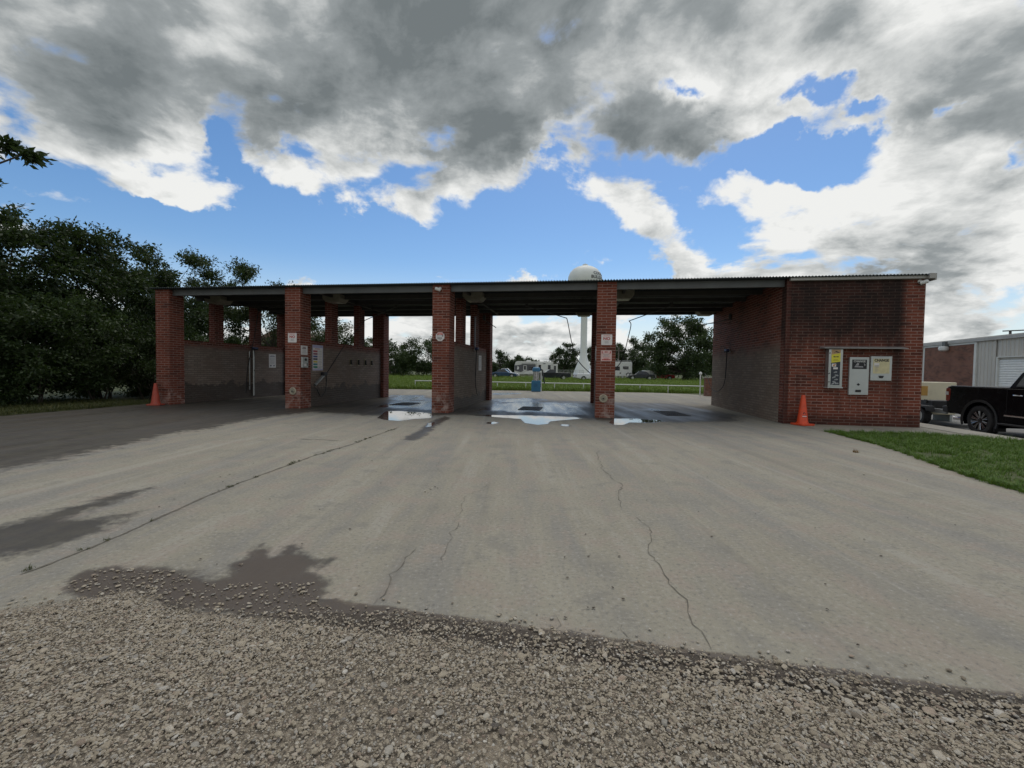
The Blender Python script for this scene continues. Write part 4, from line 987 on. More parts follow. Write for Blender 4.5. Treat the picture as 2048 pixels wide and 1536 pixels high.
# leftmost bay: upright holder tube with a brush, hose hanging from the roof
o = brush_set('foam_brush', 'blue-headed foam brush over an upright grey tube in the leftmost bay', WF1, 3.86, 2.10, 'plus', .5, .02)
m = MB(); m.tube([(.0, -.05, -.12), (.0, -.05, -2.0)], .038, 10); m.tube([(-.22, -.045, -.16), (-.22, -.045, -1.75)], .022, 8); m.box(-.05, -.05, -.5, .05, -.001, -.45); m.box(-.05, -.05, -1.5, .05, -.001, -1.45); m.build('holder_tube', M_ALU, o)
def boom(label, s, t, z, tip, brace, hose, grp='overhead hose booms in the bays'):
    o = thing('hose_boom', label, 'hose boom', W(s, t, z), -YAW, grp)
    m = MB(); m.lathe([(.06, .16), (.06, .0), (.04, -.03)], n=14); m.build('pivot', M_STEEL_DARK, o)
    MB().tube([(0, 0, -.02), tip], .014, 7).build('arm', M_STAIN if brace == 2 else M_STEEL, o)
    if brace: MB().tube([(0, 0, -.16), tuple(q*.72 for q in tip)], .008, 6).build('brace', M_STEEL_DARK, o)
    if hose: MB().tube(curve(hose), .014, 7).build('hose', M_RUBBER, o)
    return o
boom('overhead boom with a straight black hose hanging down the leftmost bay wall', -10.2, 3.2, 3.68, (-.9, .35, -.12), 0, [(-.9, .35, -.12), (-1.05, .30, -1.2), (-1.30, .25, -2.4), (-1.36, .2, -3.45)])
boom('overhead boom over the second bay with its thin hose pulled tight to the wall tube', -5.0, 3.2, 3.66, (-1.5, .5, -.45), 1, [(-1.5, .5, -.45), (-1.62, -.6, -1.35), (-1.78, -1.72, -2.56)])
loc, rz = face(WF2, 1.13, .93, 'plus')
o = thing('spray_wand', 'stainless spray wand in a slanted wall holder tube in the second bay', 'spray wand', loc, rz)
MB().tube([(-.27, -.07, -.21), (.27, -.10, .16)], .05, 12).build('holder_tube', M_ALU, o); m = MB(); m.box(.12, -.16, .10, .34, -.03, .22); m.build('trigger_grip', M_BLACK, o, bevel=.02)
m = MB(); m.tube([(.2, -.05, .06), (.2, -.001, .06)], .02); m.tube([(-.1, -.06, -.09), (-.1, -.001, -.09)], .02); m.build('bracket', M_ALU, o)
MB().tube(curve([(.33, -.1, .15), (.42, -.06, -.1), (.36, -.05, -.45), (.1, -.05, -.6), (-.12, -.05, -.35)]), .013, 7).build('hose', M_RUBBER, o)
# third bay
o = brush_set('foam_brush', 'blue-headed foam brush hung near the back of the third bay wall', WF3, 3.60, 2.13, 'plus', 1.05, .06, curve([(.06, -.055, -1.05), (.10, -.05, -1.4), (.35, -.05, -1.75), (.55, -.04, -1.82)]))
m = MB(); m.box(-.04, -.06, .03, .04, -.001, 1.2); m.build('conduit', plain_once('lilac_conduit', (.15, .13, .15), .5), o)
boom('overhead boom of the third bay with a hose drooping toward the pillar right of centre', .0, 3.2, 3.64, (1.47, -.95, -.56), 0, [(1.47, -.95, -.56), (1.52, -1.0, -.75), (1.72, -1.05, -1.65), (1.93, -1.1, -2.05), (2.28, -1.2, -2.40)])
boom('thin braced boom reaching out at the back of the third bay wall', -1.95, 4.9, 3.36, (.62, -.65, -.40), 1, None)
# fourth bay
boom('overhead boom of the last bay with a hose drooping left to the pillar', 5.0, 3.2, 3.62, (-1.5, -.95, -.64), 0, [(-1.5, -.95, -.64), (-1.44, -.98, -.76), (-1.50, -1.0, -1.1), (-1.68, -1.05, -1.85), (-1.86, -1.2, -2.15), (-2.03, -1.6, -2.33)])
boom('black braced boom sticking out from the long brick side wall of the last bay', S5-.02, 4.3, 3.28, (-1.08, -.05, -.25), 1, [(-1.08, -.05, -.25), (-1.12, -.05, -.30), (-1.10, -.05, -.36)])
brush_set('foam_brush', 'blue-headed foam brush with a looped hose on the side wall of the last bay', S5, 4.30, 2.16, 'minus', 1.03, -.24,
          curve([(-.24, -.055, -1.03), (-.5, -.06, -1.36), (-1.1, -.08, -1.56), (-1.75, -.1, -1.46), (-2.3, -.12, -1.05), (-2.62, -.14, -.88)]))
loc, rz = face(S5, 7.0, 1.33, 'minus')

# ---- floor grates
def grate(label, c, w, d, rot=0):
    o = thing('floor_grate', label, 'floor grate', W(c[0], c[1], .003), -YAW+rot, 'drain grates in the wash bays')
    m = MB(); m.box(-w/2, -d/2, 0, w/2, -d/2+.05, .012); m.box(-w/2, d/2-.05, 0, w/2, d/2, .012); m.box(-w/2, -d/2+.05, 0, -w/2+.05, d/2-.05, .012); m.box(w/2-.05, -d/2+.05, 0, w/2, d/2-.05, .012); m.build('frame', M_GRATE, o)
    g = MB(); nb = int((w-.1)/.06)
    for k in range(nb): x = -w/2+.05+(k+.5)*(w-.1)/nb; g.box(x-.012, -d/2+.05, .001, x+.012, d/2-.05, .010)
    for k in range(1, 4): y = -d/2+k*d/4; g.box(-w/2+.05, y-.01, .0015, w/2-.05, y+.01, .0095)
    g.build('bars', M_GRATE, o); MB().box(-w/2+.05, -d/2+.05, -.0015, w/2-.05, d/2-.05, -.0005).build('pit_shade', M_DARK, o)  # thin black sheet stands in for the shade below the bars
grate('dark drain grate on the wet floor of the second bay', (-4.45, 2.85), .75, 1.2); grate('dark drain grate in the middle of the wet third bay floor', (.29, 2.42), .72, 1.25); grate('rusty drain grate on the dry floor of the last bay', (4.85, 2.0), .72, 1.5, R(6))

# ---- machines on the wash house front
loc, rz = face(8.43, 0, 1.47, 'front')
o = thing('vending_machine', 'tall narrow vending machine with a slanted yellow label on the brick front', 'vending machine', loc, rz)
MB().box(-.165, -.16, -.47, .165, -.001, .50).build('cabinet', M_ALU, o, bevel=.006)
m = MB(); m.box(-.185, -.19, -.50, .175, -.001, -.472); m.build('drip_tray', M_ALU_L, o, bevel=.004)
def flat(parent, poly, mat, y, name, th=.0015): return MB().prism(poly, y-th, y, 'y').build(name, mat, parent)
flat(o, [(-.105, -.42), (.105, -.42), (.105, .49), (-.105, .49)], M_NAVY, -.1605, 'front_label')
flat(o, [(-.105, .15), (.105, .18), (.105, .40), (-.105, .36)], M_YELLOW, -.1625, 'yellow_label'); flat(o, [(-.105, .36), (.105, .40), (.105, .49), (-.105, .49)], M_TAN, -.1625, 'tan_label')
flat(o, [(-.07, .385), (-.02, .42), (.01, .415), (.09, .405), (.06, .43), (.0, .45), (-.05, .41)], M_BLACK, -.1645, 'car_mark')
bars(o, scribble(-.085, .085, .305, .026, 1, 1, seed=71, cw=.02), M_BLACK, 'headline_lettering', -.1645); bars(o, scribble(-.08, .08, .235, .009, 2, .025, seed=72, cw=.012), plain_once('dark_yellow_print', (.3, .26, .02), .5), 'small_lettering', -.1645)
bars(o, [(-.09, .05, .01, .13)], M_SIGN, 'sticker', -.1625); bars(o, [(-.055, -.015, .05, .035)], M_SIGN, 'price_tag', -.1625); bars(o, [(-.065, .065, -.02, .09), (-.05, .095, .0, .115)], plain_once('orange_mark', (.5, .2, .05), .5), 'sticker_marking', -.1645)
g = MB()
for k, (x, z, a) in enumerate(((.0, -.09, .3), (.03, -.17, -.2), (-.03, -.22, .5), (.02, -.28, .2), (-.02, -.34, -.4), (.04, -.38, .1), (-.05, -.385, .6))):
    ca, sa = math.cos(a), math.sin(a); g.prism([(x+ca*u-sa*w_, z+sa*u+ca*w_) for u, w_ in ((-.045, -.012), (.03, -.018), (.05, .0), (.02, .02), (-.04, .014))], -.1636, -.1624, 'y')
g.build('picture_marking', plain_once('grey_picture', (.30, .31, .32), .5, 0, .4, 40), o)
m = MB()
for z in (.40, -.12, -.34): m.lathe([(.014, -.161), (.014, -.175)], c=(-.145, 0, z), axis='y', n=10)
m.build('lock_button', M_BLACK, o)
loc, rz = face(9.04, 0, 1.29, 'front')
o = thing('change_machine', 'tall sheet-metal change machine with a black picture panel', 'change machine', loc, rz, 'change machines on the brick front')
MB().box(-.225, -.055, -.485, .225, -.001, .485).build('cabinet', M_ALU_L, o, bevel=.006)
flat(o, rrect(.34, .24, .006), M_BLACK, -.0555, 'picture_panel').location = (0, 0, .30)
text('CHANGE', .072, plain_once('silver_print', (.55, .55, .53), .5), o, (0, -.0575, .375), bold=.002, sx=.92)
g = MB(); g.prism([(-.10, .26), (-.05, .335), (-.01, .33), (-.02, .27)], -.0585, -.0572, 'y'); g.prism([(.14, .29), (.10, .335), (.12, .25)], -.0585, -.0572, 'y'); g.prism([(-.12, .225), (-.10, .255), (.08, .25), (.09, .22)], -.0585, -.0572, 'y'); g.build('bill_marking', M_GREYTXT, o)
g = MB(); g.prism([(-.045, -.22), (-.015, -.185), (.03, -.22), (-.01, -.255)], -.062, -.0552, 'y'); g.build('bill_slot', M_BLACK, o); MB().box(-.075, -.068, -.415, .055, -.0552, -.355).build('coin_cup', M_BLACK, o, bevel=.01)
loc, rz = face(9.545, 0, 1.49, 'front')
o = thing('change_machine', 'shorter sheet-metal change machine with a cream label', 'change machine', loc, rz, 'change machines on the brick front')
MB().box(-.24, -.055, -.31, .24, -.001, .31).build('cabinet', M_ALU_L, o, bevel=.006)
flat(o, [(-.19, -.13), (.185, -.13), (.185, .25), (-.19, .25)], M_CREAM, -.0555, 'cream_label')
text('CHANGE', .092, M_BLACK, o, (.0, -.0575, .205), bold=.004, sx=.86)
bars(o, [(-.17, .06, -.05, .14)], M_SIGN, 'white_sticker', -.0572); bars(o, [(-.16, .07, -.06, .085), (-.15, .03, -.06, .05)] + scribble(-.15, -.07, -.01, .008, 4, .022, seed=81, cw=.01) + [(.10, -.12, .15, -.11)], M_GREYTXT, 'small_lettering', -.0575)
MB().prism([(-.06, -.185), (.06, -.185), (.035, -.245), (-.035, -.245)], -.07, -.0552, 'y').build('coin_cup', M_BLACK, o)

# ---- cones
def cone(label, loc, rz, h, mat, basew=.38, marks=True):
    o = thing('traffic_cone', label, 'traffic cone', loc, rz)
    MB().prism([(-basew/2, -basew/2+.05), (-basew/2+.05, -basew/2), (basew/2-.05, -basew/2), (basew/2, -basew/2+.05), (basew/2, basew/2-.05), (basew/2-.05, basew/2), (-basew/2+.05, basew/2), (-basew/2, basew/2-.05)], .003, .042, 'z').build('base', mat, o, bevel=.008)
    MB().lathe([(.150, .043), (.142, .06), (.125, .09), (.05, h-.05), (.044, h-.012), (.034, h), (.022, h), (.02, h-.03)], n=28).build('body', mat, o)
    return o
c = cone('bright orange traffic cone with a white printed line at the foot of the front wall', [(7.54,11.27)][0]+(0,), .3, .78, M_CONE, .42)
def on_cone(parent, rects, mat, name):
    m = MB()
    for a0, a1, z0, z1 in rects:
        for k in range(4):
            u0 = a0+(a1-a0)*k/4; u1 = a0+(a1-a0)*(k+1)/4; q = []
            for z, u in ((z0, u0), (z0, u1), (z1, u1), (z1, u0)):
                r = .125+(.05-.125)*(z-.09)/(.73-.09) + .0015; q.append((r*math.sin(u), -r*math.cos(u), z))
            m.quad(*q)
    return m.build(name, mat, parent)
on_cone(c, [(-.95, -.6, .225, .245), (-.55, -.25, .225, .245), (-.2, .05, .225, .245)], M_SIGN, 'white_lettering'); on_cone(c, [(-.8, -.6, .29, .315), (-.72, -.40, .315, .335), (-.3, -.08, .285, .31), (-.98, .1, .252, .259), (-.98, .1, .208, .215)], M_BLACK, 'black_lettering')
cone('dull faded red traffic cone standing beside the leftmost pillar', W(-11.78, -.24), .2, .72, M_CONE_OLD, .40)

# ------------------------------------------------------------------ trees and shrubs
def leaves_np(cent, out, n, spread_, size, r):
    """n leaf blades round each twig: returns arrays of diamond-shaped folded leaves"""
    m = len(cent); idx = r.integers(0, m, n)
    p = cent[idx] + r.normal(0, 1, (n, 3))*spread_*np.array([1, 1, .75])
    d = out[idx]*.6 + r.normal(0, .7, (n, 3)); d[:, 2] -= .25; d /= np.linalg.norm(d, axis=1, keepdims=True)+1e-9
    s = np.cross(d, r.normal(0, 1, (n, 3)) + np.array([0, 0, .8])); s /= np.linalg.norm(s, axis=1, keepdims=True)+1e-9
    L = (size*r.uniform(.6, 1.3, n))[:, None]; wd = L*r.uniform(.34, .52, n)[:, None]
    nrm = np.cross(d, s)
    a = p; b = p + d*L*.45 + s*wd*.5 - nrm*L*.06; c = p + d*L + nrm*L*-.12; e = p + d*L*.45 - s*wd*.5 - nrm*L*.06
    v = np.stack([a, b, c, e], 1).reshape(-1, 3)
    f = np.arange(n*4, dtype=np.int32).reshape(-1, 4)
    return v, f
def tree(name, label, cat, loc, h, cr, base, seed, nleaf, leaf, mat, group=None, squash=1.0, trunk_r=None, clumps=26, stems=1, lean=(0, 0), clump_r=.30, lumps=None, tight=1.0):
    """tapered trunk, limbs to each clump of the crown, and a crown of separate leaves"""
    r = np.random.default_rng(seed); o = thing(name, label, cat, loc, 0, group)
    tr = trunk_r or h*.022
    ch = (h-base)/2; cz = base+ch
    cs_ = []; tries = 0
    while len(cs_) < clumps and tries < 4000:
        tries += 1
        q = r.normal(0, 1, 3); q /= np.linalg.norm(q); rad = r.uniform(.35, 1.0)**.6
        lump = 1 + .22*math.sin(3.1*math.atan2(q[1], q[0])+seed) + .16*math.sin(5.3*q[2]+seed*1.7)
        p = np.array([q[0]*cr*rad*lump*squash, q[1]*cr*rad*lump, q[2]*ch*rad*min(lump, 1.05)])
        if all(np.linalg.norm((p-c)/np.array([1, 1, .8])) > cr*.30*tight for c in cs_) or tries > 3000: cs_.append(p)
    cs_ = np.array(cs_) + np.array([lean[0], lean[1], cz])
    if lumps is not None: cs_ = np.concatenate([cs_, np.array(lumps)])
    tm = MB(); tips = []; outs = []
    for k in range(stems):
        a = 6.28*k/stems+seed; off = .0 if stems == 1 else cr*.18
        b0 = np.array([off*math.cos(a)*.5, off*math.sin(a)*.5, -.1]); top = np.array([lean[0]*.5+off*math.cos(a)*2, lean[1]*.5+off*math.sin(a)*2, base+ch*.75])
        pts_ = [b0 + (top-b0)*t + np.array([r.normal(0, .03*h*.3), r.normal(0, .03*h*.3), 0])*(t*(1-t)*3) for t in np.linspace(0, 1, 7)]
        tm.tube(pts_, [tr*1.35] + [tr*(1-.75*t) for t in np.linspace(.1, 1, 6)], 9)
        mine = [c for i, c in enumerate(cs_) if i % stems == k]
        for c in mine:
            j = min(5, max(1, int(round((c[2]-b0[2])/max(top[2]-b0[2], .1)*6*r.uniform(.45, .75)))))
            s0 = np.array(pts_[j]); mid = s0 + (c-s0)*.5 + np.array([0, 0, .12*np.linalg.norm(c-s0)*r.uniform(-.2, 1)])
            lim = [s0 + (mid-s0)*t*2 if t < .5 else mid + (c-mid)*(t-.5)*2 for t in np.linspace(0, 1, 6)]
            r0 = tr*(1-.13*j)*.45
            tm.tube(lim, [r0*(1-.8*t)+.004 for t in np.linspace(0, 1, 6)], 6, cap=False)
            nt = 9; R_ = cr*clump_r*r.uniform(.7, 1.25)
            for q in range(nt):
                dv = r.normal(0, 1, 3); dv[2] = dv[2]*.7+.1; dv /= np.linalg.norm(dv); dv = dv*.8 + (c-np.array([lean[0], lean[1], cz]))/cr*.5; dv /= np.linalg.norm(dv)
                e = c + dv*R_*r.uniform(.6, 1.15); st_ = c + dv*R_*.1
                if q % 2 == 0: tm.tube([tuple(st_), tuple((st_+e)/2 + r.normal(0, .03, 3)), tuple(e)], [r0*.22+.003, r0*.15+.002, .002], 4, cap=False)
                for t in (.25, .5, .75, 1.0): tips.append(st_ + (e-st_)*t); outs.append(dv)
    tm.build('trunk', M_BARK, o, uv=False, fixn=False)
    v, f = leaves_np(np.array(tips), np.array(outs), nleaf, cr*clump_r*.21, leaf, r)
    v[:, 2] = np.maximum(v[:, 2], .02)
    mesh_np('crown', v, f, mat, o)
    return o
def shrub(label, loc, h, r_, seed, nleaf, leaf, mat, group, name='shrub', squash=1.0):
    return tree(name, label, 'shrub', loc, h, r_, .05, seed, nleaf, leaf, mat, group, squash, .03, 22, 3, clump_r=.36)

GT = 'trees along the left verge'
tree('broadleaf_tree', 'tall dark tree at the far left edge with the highest rounded crown', 'tree', (-17.6, 15.2, 0), 6.5, 2.6, 1.2, 11, 30000, .15, L_DEEP, GT, 1.0, .17, 36)
tree('broadleaf_tree', 'dark leafy tree second from the left edge, its crown just right of the tallest', 'tree', (-17.0, 17.8, 0), 6.6, 2.5, 1.2, 12, 28000, .15, L_DEEP, GT, 1.0, .15, 34)
tree('broadleaf_tree', 'dark tree behind the verge with an uneven crown sinking toward the brick pillar', 'tree', (-17.8, 21.0, 0), 6.6, 2.5, 1.2, 13, 26000, .15, L_MID, GT, 1.0, .15, 34)
tree('broadleaf_tree', 'tree with a loose see-through crown rising above the left end of the roof', 'tree', (-16.4, 23.6, 0), 7.1, 2.3, 1.6, 14, 24000, .14, L_MID, GT, 1.0, .13, 30)
tree('broadleaf_tree', 'tree close behind the leftmost bay showing between its brick piers', 'tree', (-14.0, 25.5, 0), 6.5, 2.5, .8, 15, 22000, .14, L_OLIVE, GT, 1.0, .13, 32)
tree('broadleaf_tree', 'low spreading tree seen through the right part of the leftmost bay', 'tree', (-14.2, 33.0, 0), 4.7, 3.2, .5, 16, 20000, .16, L_OLIVE, GT, 1.0, .13, 30)
tree('broadleaf_tree', 'shadowy tree at the left border standing nearest the camera on the verge', 'tree', (-17.2, 12.8, 0), 5.4, 2.5, .7, 17, 26000, .14, L_DEEP, GT, 1.0, .14, 34)
GS = 'undergrowth shrubs below the left trees'
for k, (x, y, h, rr, lb) in enumerate(((-15.6, 11.8, 2.6, 1.5, 'dark bushy shrub at the left border, nearest the camera on the grass verge'), (-14.9, 13.6, 3.0, 1.5, 'dense dark shrub behind the verge, second from the left border'),
        (-14.5, 15.2, 3.3, 1.5, 'dense dark shrub in the middle of the row behind the grass verge'), (-14.2, 17.0, 3.2, 1.4, 'dark shrub left of the dull red cone, behind the verge'),
        (-14.3, 19.3, 3.0, 1.4, 'dark shrub directly behind the leftmost brick pillar'), (-15.6, 16.8, 4.2, 1.6, 'tall dark shrub filling the gap under the second tree crown'), (-15.9, 14.4, 4.0, 1.6, 'tall dark shrub filling the gap under the tallest tree crown'), (-13.9, 21.6, 2.9, 1.5, 'dark shrub behind the wall of the leftmost bay'), (-16.8, 19.6, 3.6, 1.9, 'dark shrub in the gap behind the dull red cone, farthest from the lot'))):
    shrub(lb, (x, y, 0), h, rr, 30+k, 13000, .11, L_DEEP if k % 2 else L_MID, GS)
# tree outside the frame on the left whose branch hangs into the picture
tree('overhanging_tree', 'tree beyond the left border, only its leafy branch tip hanging into the sky', 'tree', (-14.6, 7.6, 0), 8.4, 1.9, 3.4, 21, 4600, .15, L_DEEP, None, 1.0, .18, 22, lean=(-1.2, -.4),
     lumps=[(3.55, 1.4, 5.75), (4.15, 1.4, 5.72), (4.6, 1.4, 5.55), (3.5, 1.4, 5.1)], clump_r=.155)
# trees beyond the field
GB_ = 'trees beyond the field'
tree('field_tree', 'rounded dark green tree seen through the second bay, its left half', 'tree', (-21.2, 76, 0), 6.3, 4.7, .1, 41, 17000, .30, L_MID, GB_, 1.1, .12, 34, tight=.8)
tree('field_tree', 'rounded dark green tree seen through the second bay, beside the pillar with the octagonal sign', 'tree', (-15.0, 77, 0), 6.1, 4.4, .1, 42, 17000, .30, L_MID, GB_, 1.1, .12, 34, tight=.8)
tree('field_tree', 'low bushy tree peeping over the second bay wall behind the brick piers', 'tree', (-15.6, 44, 0), 4.0, 2.4, .1, 48, 9000, .2, L_MID, GB_, 1.1, .12, 26)
tree('oak_tree', 'big spreading oak in the field seen through the last bay', 'tree', (27.6, 70, 0), 9.3, 5.1, .5, 43, 30000, .36, L_MID, GB_, 1.05, .3, 50, lumps=[(-4.6, -1, 2.2), (-3.8, -1.5, 1.4), (1.2, 0, 8.2), (2.6, 0, 7.6), (-3.9, 0, 4.9)])
tree('field_tree', 'tree left of the big oak behind the white camper van', 'tree', (24.8, 92, 0), 8.0, 4.2, .4, 44, 13000, .42, L_FAR, GB_, 1.2, .25, 30)
tree('field_tree', 'tree behind the white camper van, right of the pillar with two signs', 'tree', (40.5, 178, 0), 12.0, 6.0, .4, 45, 11000, .62, L_FAR, GB_, 1.2, .25, 28)
tree('field_tree', 'tree just left of the water tower stem', 'tree', (21.6, 182, 0), 12.2, 5.6, .3, 46, 12000, .62, L_FAR, GB_, 1.2, .3, 28, lumps=[(-7.4, 0, 2.2), (-6, 0, 4)])
tree('field_tree', 'tree just right of the water tower stem, half hidden by a pillar', 'tree', (35.5, 184, 0), 12.6, 6.2, .3, 47, 12000, .62, L_FAR, GB_, 1.2, .25, 28)
tree('field_tree', 'tree at the left end of the row behind the silver sedans', 'tree', (-3.2, 112, 0), 5.4, 3.6, .1, 51, 10000, .42, L_FAR, GB_, 1.3, .22, 28, tight=.8)
tree('field_tree', 'second tree of the row behind the silver sedans', 'tree', (1.4, 115, 0), 5.0, 3.6, .1, 52, 10000, .42, L_FAR, GB_, 1.3, .22, 28, tight=.8)
tree('field_tree', 'low tree behind the middle of the grey and white travel trailer', 'tree', (6.2, 125, 0), 4.4, 3.6, .1, 53, 9000, .42, L_FAR, GB_, 1.4, .22, 26, tight=.8)
# the far wood along the horizon reads as one mass
fv = []; ff = []; o_ = 0
r_ = np.random.default_rng(77)
for k in range(260):
    a = r_.uniform(-1.25, 1.25); d = r_.uniform(230, 330); x, y = d*math.sin(a), d*math.cos(a)
    hh = r_.uniform(3.0, 6.5); c = np.stack([r_.normal(x, 5, 40), r_.normal(y, 4, 40), np.abs(r_.normal(hh*.45, hh*.25, 40))], 1)
    v, f = leaves_np(c, r_.normal(0, 1, (40, 3)), 420, 1.1, 1.5, r_); v[:, 2] = np.maximum(v[:, 2], 0)
    fv.append(v); ff.append(f+o_); o_ += len(v)
tag(mesh_np('far_treeline', np.concatenate(fv), np.concatenate(ff), L_FAR), kind='stuff')

# ------------------------------------------------------------------ things beyond the bays
# water tower
wt = thing('water_tower', 'white pedestal water tower with dark lettering on its tank', 'water tower', (27.0, 166, 0))
MB().lathe([(3.9, -.5), (3.55, .8), (2.75, 2.9), (1.85, 5.2), (1.4, 6.7), (1.24, 8.4), (1.22, 16), (1.22, 27.5), (2.0, 29.3), (4.0, 31.2)], n=40).build('pedestal', M_TANK, wt)
tankp = [(4.0, 31.2), (5.4, 32.6), (6.15, 34.2), (6.35, 35.6), (6.2, 37.0), (5.6, 38.4), (4.6, 39.5), (3.2, 40.35), (1.6, 40.85), (.05, 41.0)]
MB().lathe(tankp, n=56).build('tank', M_TANK, wt)
m = MB(); m.lathe([(1.0, 40.95), (1.0, 41.45), (.85, 41.5)], n=16); m.tube([(0, 0, 41.4), (0, 0, 42.1)], .08); m.build('roof_vent', M_TANK, wt)
def tank_text(body, size, zc, a0):
    """lettering wrapped round the tank, a0 the angle of its first letter measured from the viewer's side"""
    ob = text(body, size, M_BLACK, wt, (0, 0, 0), (0, 0, 0), align='LEFT', bold=.04)
    me = ob.data
    for v in me.vertices:
        u, w = v.co.x, v.co.y; z = zc+w
        rr = np.interp(z, [p[1] for p in tankp], [p[0] for p in tankp]) + .06 + v.co.z
        a = a0 + u/6.0; v.co = (rr*math.sin(a), -rr*math.cos(a), z)
    me.update(); return ob
tank_text('COOLIDGE', 1.55, 37.2, .36); tank_text('BULLDOGS', 1.55, 35.75, .20)

def vehicle_wheel(parent, x, y, r, w, rim=.64, mat=None):
    m = MB(); m.lathe([(r*.62, -w/2), (r*.93, -w/2), (r, -w*.32), (r, w*.32), (r*.93, w/2), (r*.62, w/2)], axis='y', n=28, cap=False)
    t = m.build('wheel', M_TYRE, parent); t.location = (x, y, r)
    q = MB(); q.lathe([(r*.63, -w*.46), (r*.5, -w*.40), (r*.2, -w*.44), (.02, -w*.45)], axis='y', n=20); q.lathe([(r*.63, w*.46), (r*.5, w*.40), (r*.2, w*.44), (.02, w*.45)], axis='y', n=20)
    q.build('rim', mat or M_ALU, t)
    return t
def car(name, label, cat, loc, rz, L, Wd, H, paint, kind='sedan', group='cars parked beyond the field'):
    o = thing(name, label, cat, loc, rz, group); l = L/2; r = .33
    def arch(xc):
        return [(xc+math.cos(R(a))*r*1.18, .30+max(0, math.sin(R(a)))*r*1.18) for a in range(0, 181, 20)][::-1]
    fa, ra = l*.62, -l*.60
    if kind == 'sedan':
        low = [(-l, .35), (-l*.99, .72), (-l*.9, .88), (-l*.5, .93), (l*.35, .90), (l*.86, .74), (l*.99, .58), (l, .32)]
        top = [(-l*.62, .90), (-l*.34, H-.05), (-l*.12, H), (l*.1, H-.02), (l*.42, .88)]
    else:
        low = [(-l, .45), (-l*.99, 1.02), (-l*.3, 1.04), (l*.42, 1.06), (l*.9, .98), (l*.99, .8), (l, .42)]
        top = [(-l*.16, 1.03), (-l*.12, H-.04), (-l*.02, H), (l*.2, H-.02), (l*.44, 1.04)]
    poly = low + [(p[0], p[1]) for p in reversed(arch(fa))][::1]
    poly = low + arch(fa)[::-1] + arch(ra)[::-1]
    MB().prism(poly, -Wd/2, Wd/2, 'y').build('body', paint, o, bevel=.05)
    g = MB(); n = len(top); v = [(x, -Wd/2*.93 if z < 1.1 else -Wd/2*.74, z) for x, z in top] + [(x, Wd/2*.93 if z < 1.1 else Wd/2*.74, z) for x, z in top]
    g.add(v, [tuple(range(n)), tuple(range(2*n-1, n-1, -1))] + [(i, n+i, n+(i+1) % n, (i+1) % n) for i in range(n)]); g.build('cabin', paint, o, bevel=.04)
    for sgn in (-1, 1):
        c = np.mean(top, axis=0); sm = [(c[0]+(x-c[0])*.86, c[1]+.02+(z-c[1])*.76) for x, z in top]
        w = MB(); w.add([(x, sgn*(Wd/2*(.93+(.74-.93)*np.clip((z-.92)/(H-.95), 0, 1))+.012), z) for x, z in sm], [tuple(range(n))]); w.build('side_window', M_GLASS, o)
    for x in (fa, ra):
        for sgn in (-1, 1): vehicle_wheel(o, x, sgn*(Wd/2-.11), r, .22)
    for sgn in (-1, 1):
        MB().box(l*.93, sgn*Wd*.36-.14, .58, l*1.0, sgn*Wd*.36+.14, .70).build('headlight', M_LAMPW, o); MB().box(-l*1.003, sgn*Wd*.36-.14, .68, -l*.95, sgn*Wd*.36+.14, .82).build('tail_lamp', M_LAMP, o)
    return o
car('sedan', 'dark blue sedan with a pale roofline left of the travel trailer', 'car', (-1.35, 74, 0), R(-8), 4.6, 1.8, 1.42, M_CARBLUE)
car('sedan', 'white sedan behind the dark blue sedan', 'car', (-1.0, 78, 0), R(-6), 4.6, 1.8, 1.60, M_CARWHITE)
car('pickup', 'low black pickup in front of the travel trailer, right of the blue vacuum', 'pickup', (5.75, 62, 0), R(180), 5.0, 1.85, 1.5, M_CARDARK, 'pickup')
car('pickup', 'white pickup in the tall grass at the foot of the water tower', 'pickup', (11.6, 63, -.1), R(8), 5.3, 1.9, 1.75, M_CARWHITE, 'pickup')
car('sedan', 'charcoal hatchback just right of the white camper van', 'car', (20.6, 70, 0), R(172), 4.3, 1.8, 1.42, M_CARDARK)
car('sedan', 'red car half hidden under the low branches of the big oak', 'car', (24.3, 71.5, 0), R(178), 4.2, 1.8, 1.35, M_CARRED)
ct = thing('cargo_trailer', 'small white box trailer between the charcoal hatchback and the red car', 'trailer', (22.1, 70.5, 0))
MB().box(-.95, -.8, .35, .95, .8, 1.55).build('box', M_OFFWHITE, ct, bevel=.04); m = MB(); m.box(-.03, -.815, .36, .03, -.801, 1.54); m.box(.03, -.815, .92, .95, -.801, .96); m.build('trim_strip', M_GREYTXT, ct)
for sg in (-1, 1): vehicle_wheel(ct, .2, sg*.72, .28, .18)

def rv(name, label, cat, loc, rz, L, H, Wd=2.5, front='trailer'):
    o = thing(name, label, cat, loc, rz, 'campers parked beyond the field'); l = L/2
    return o, l
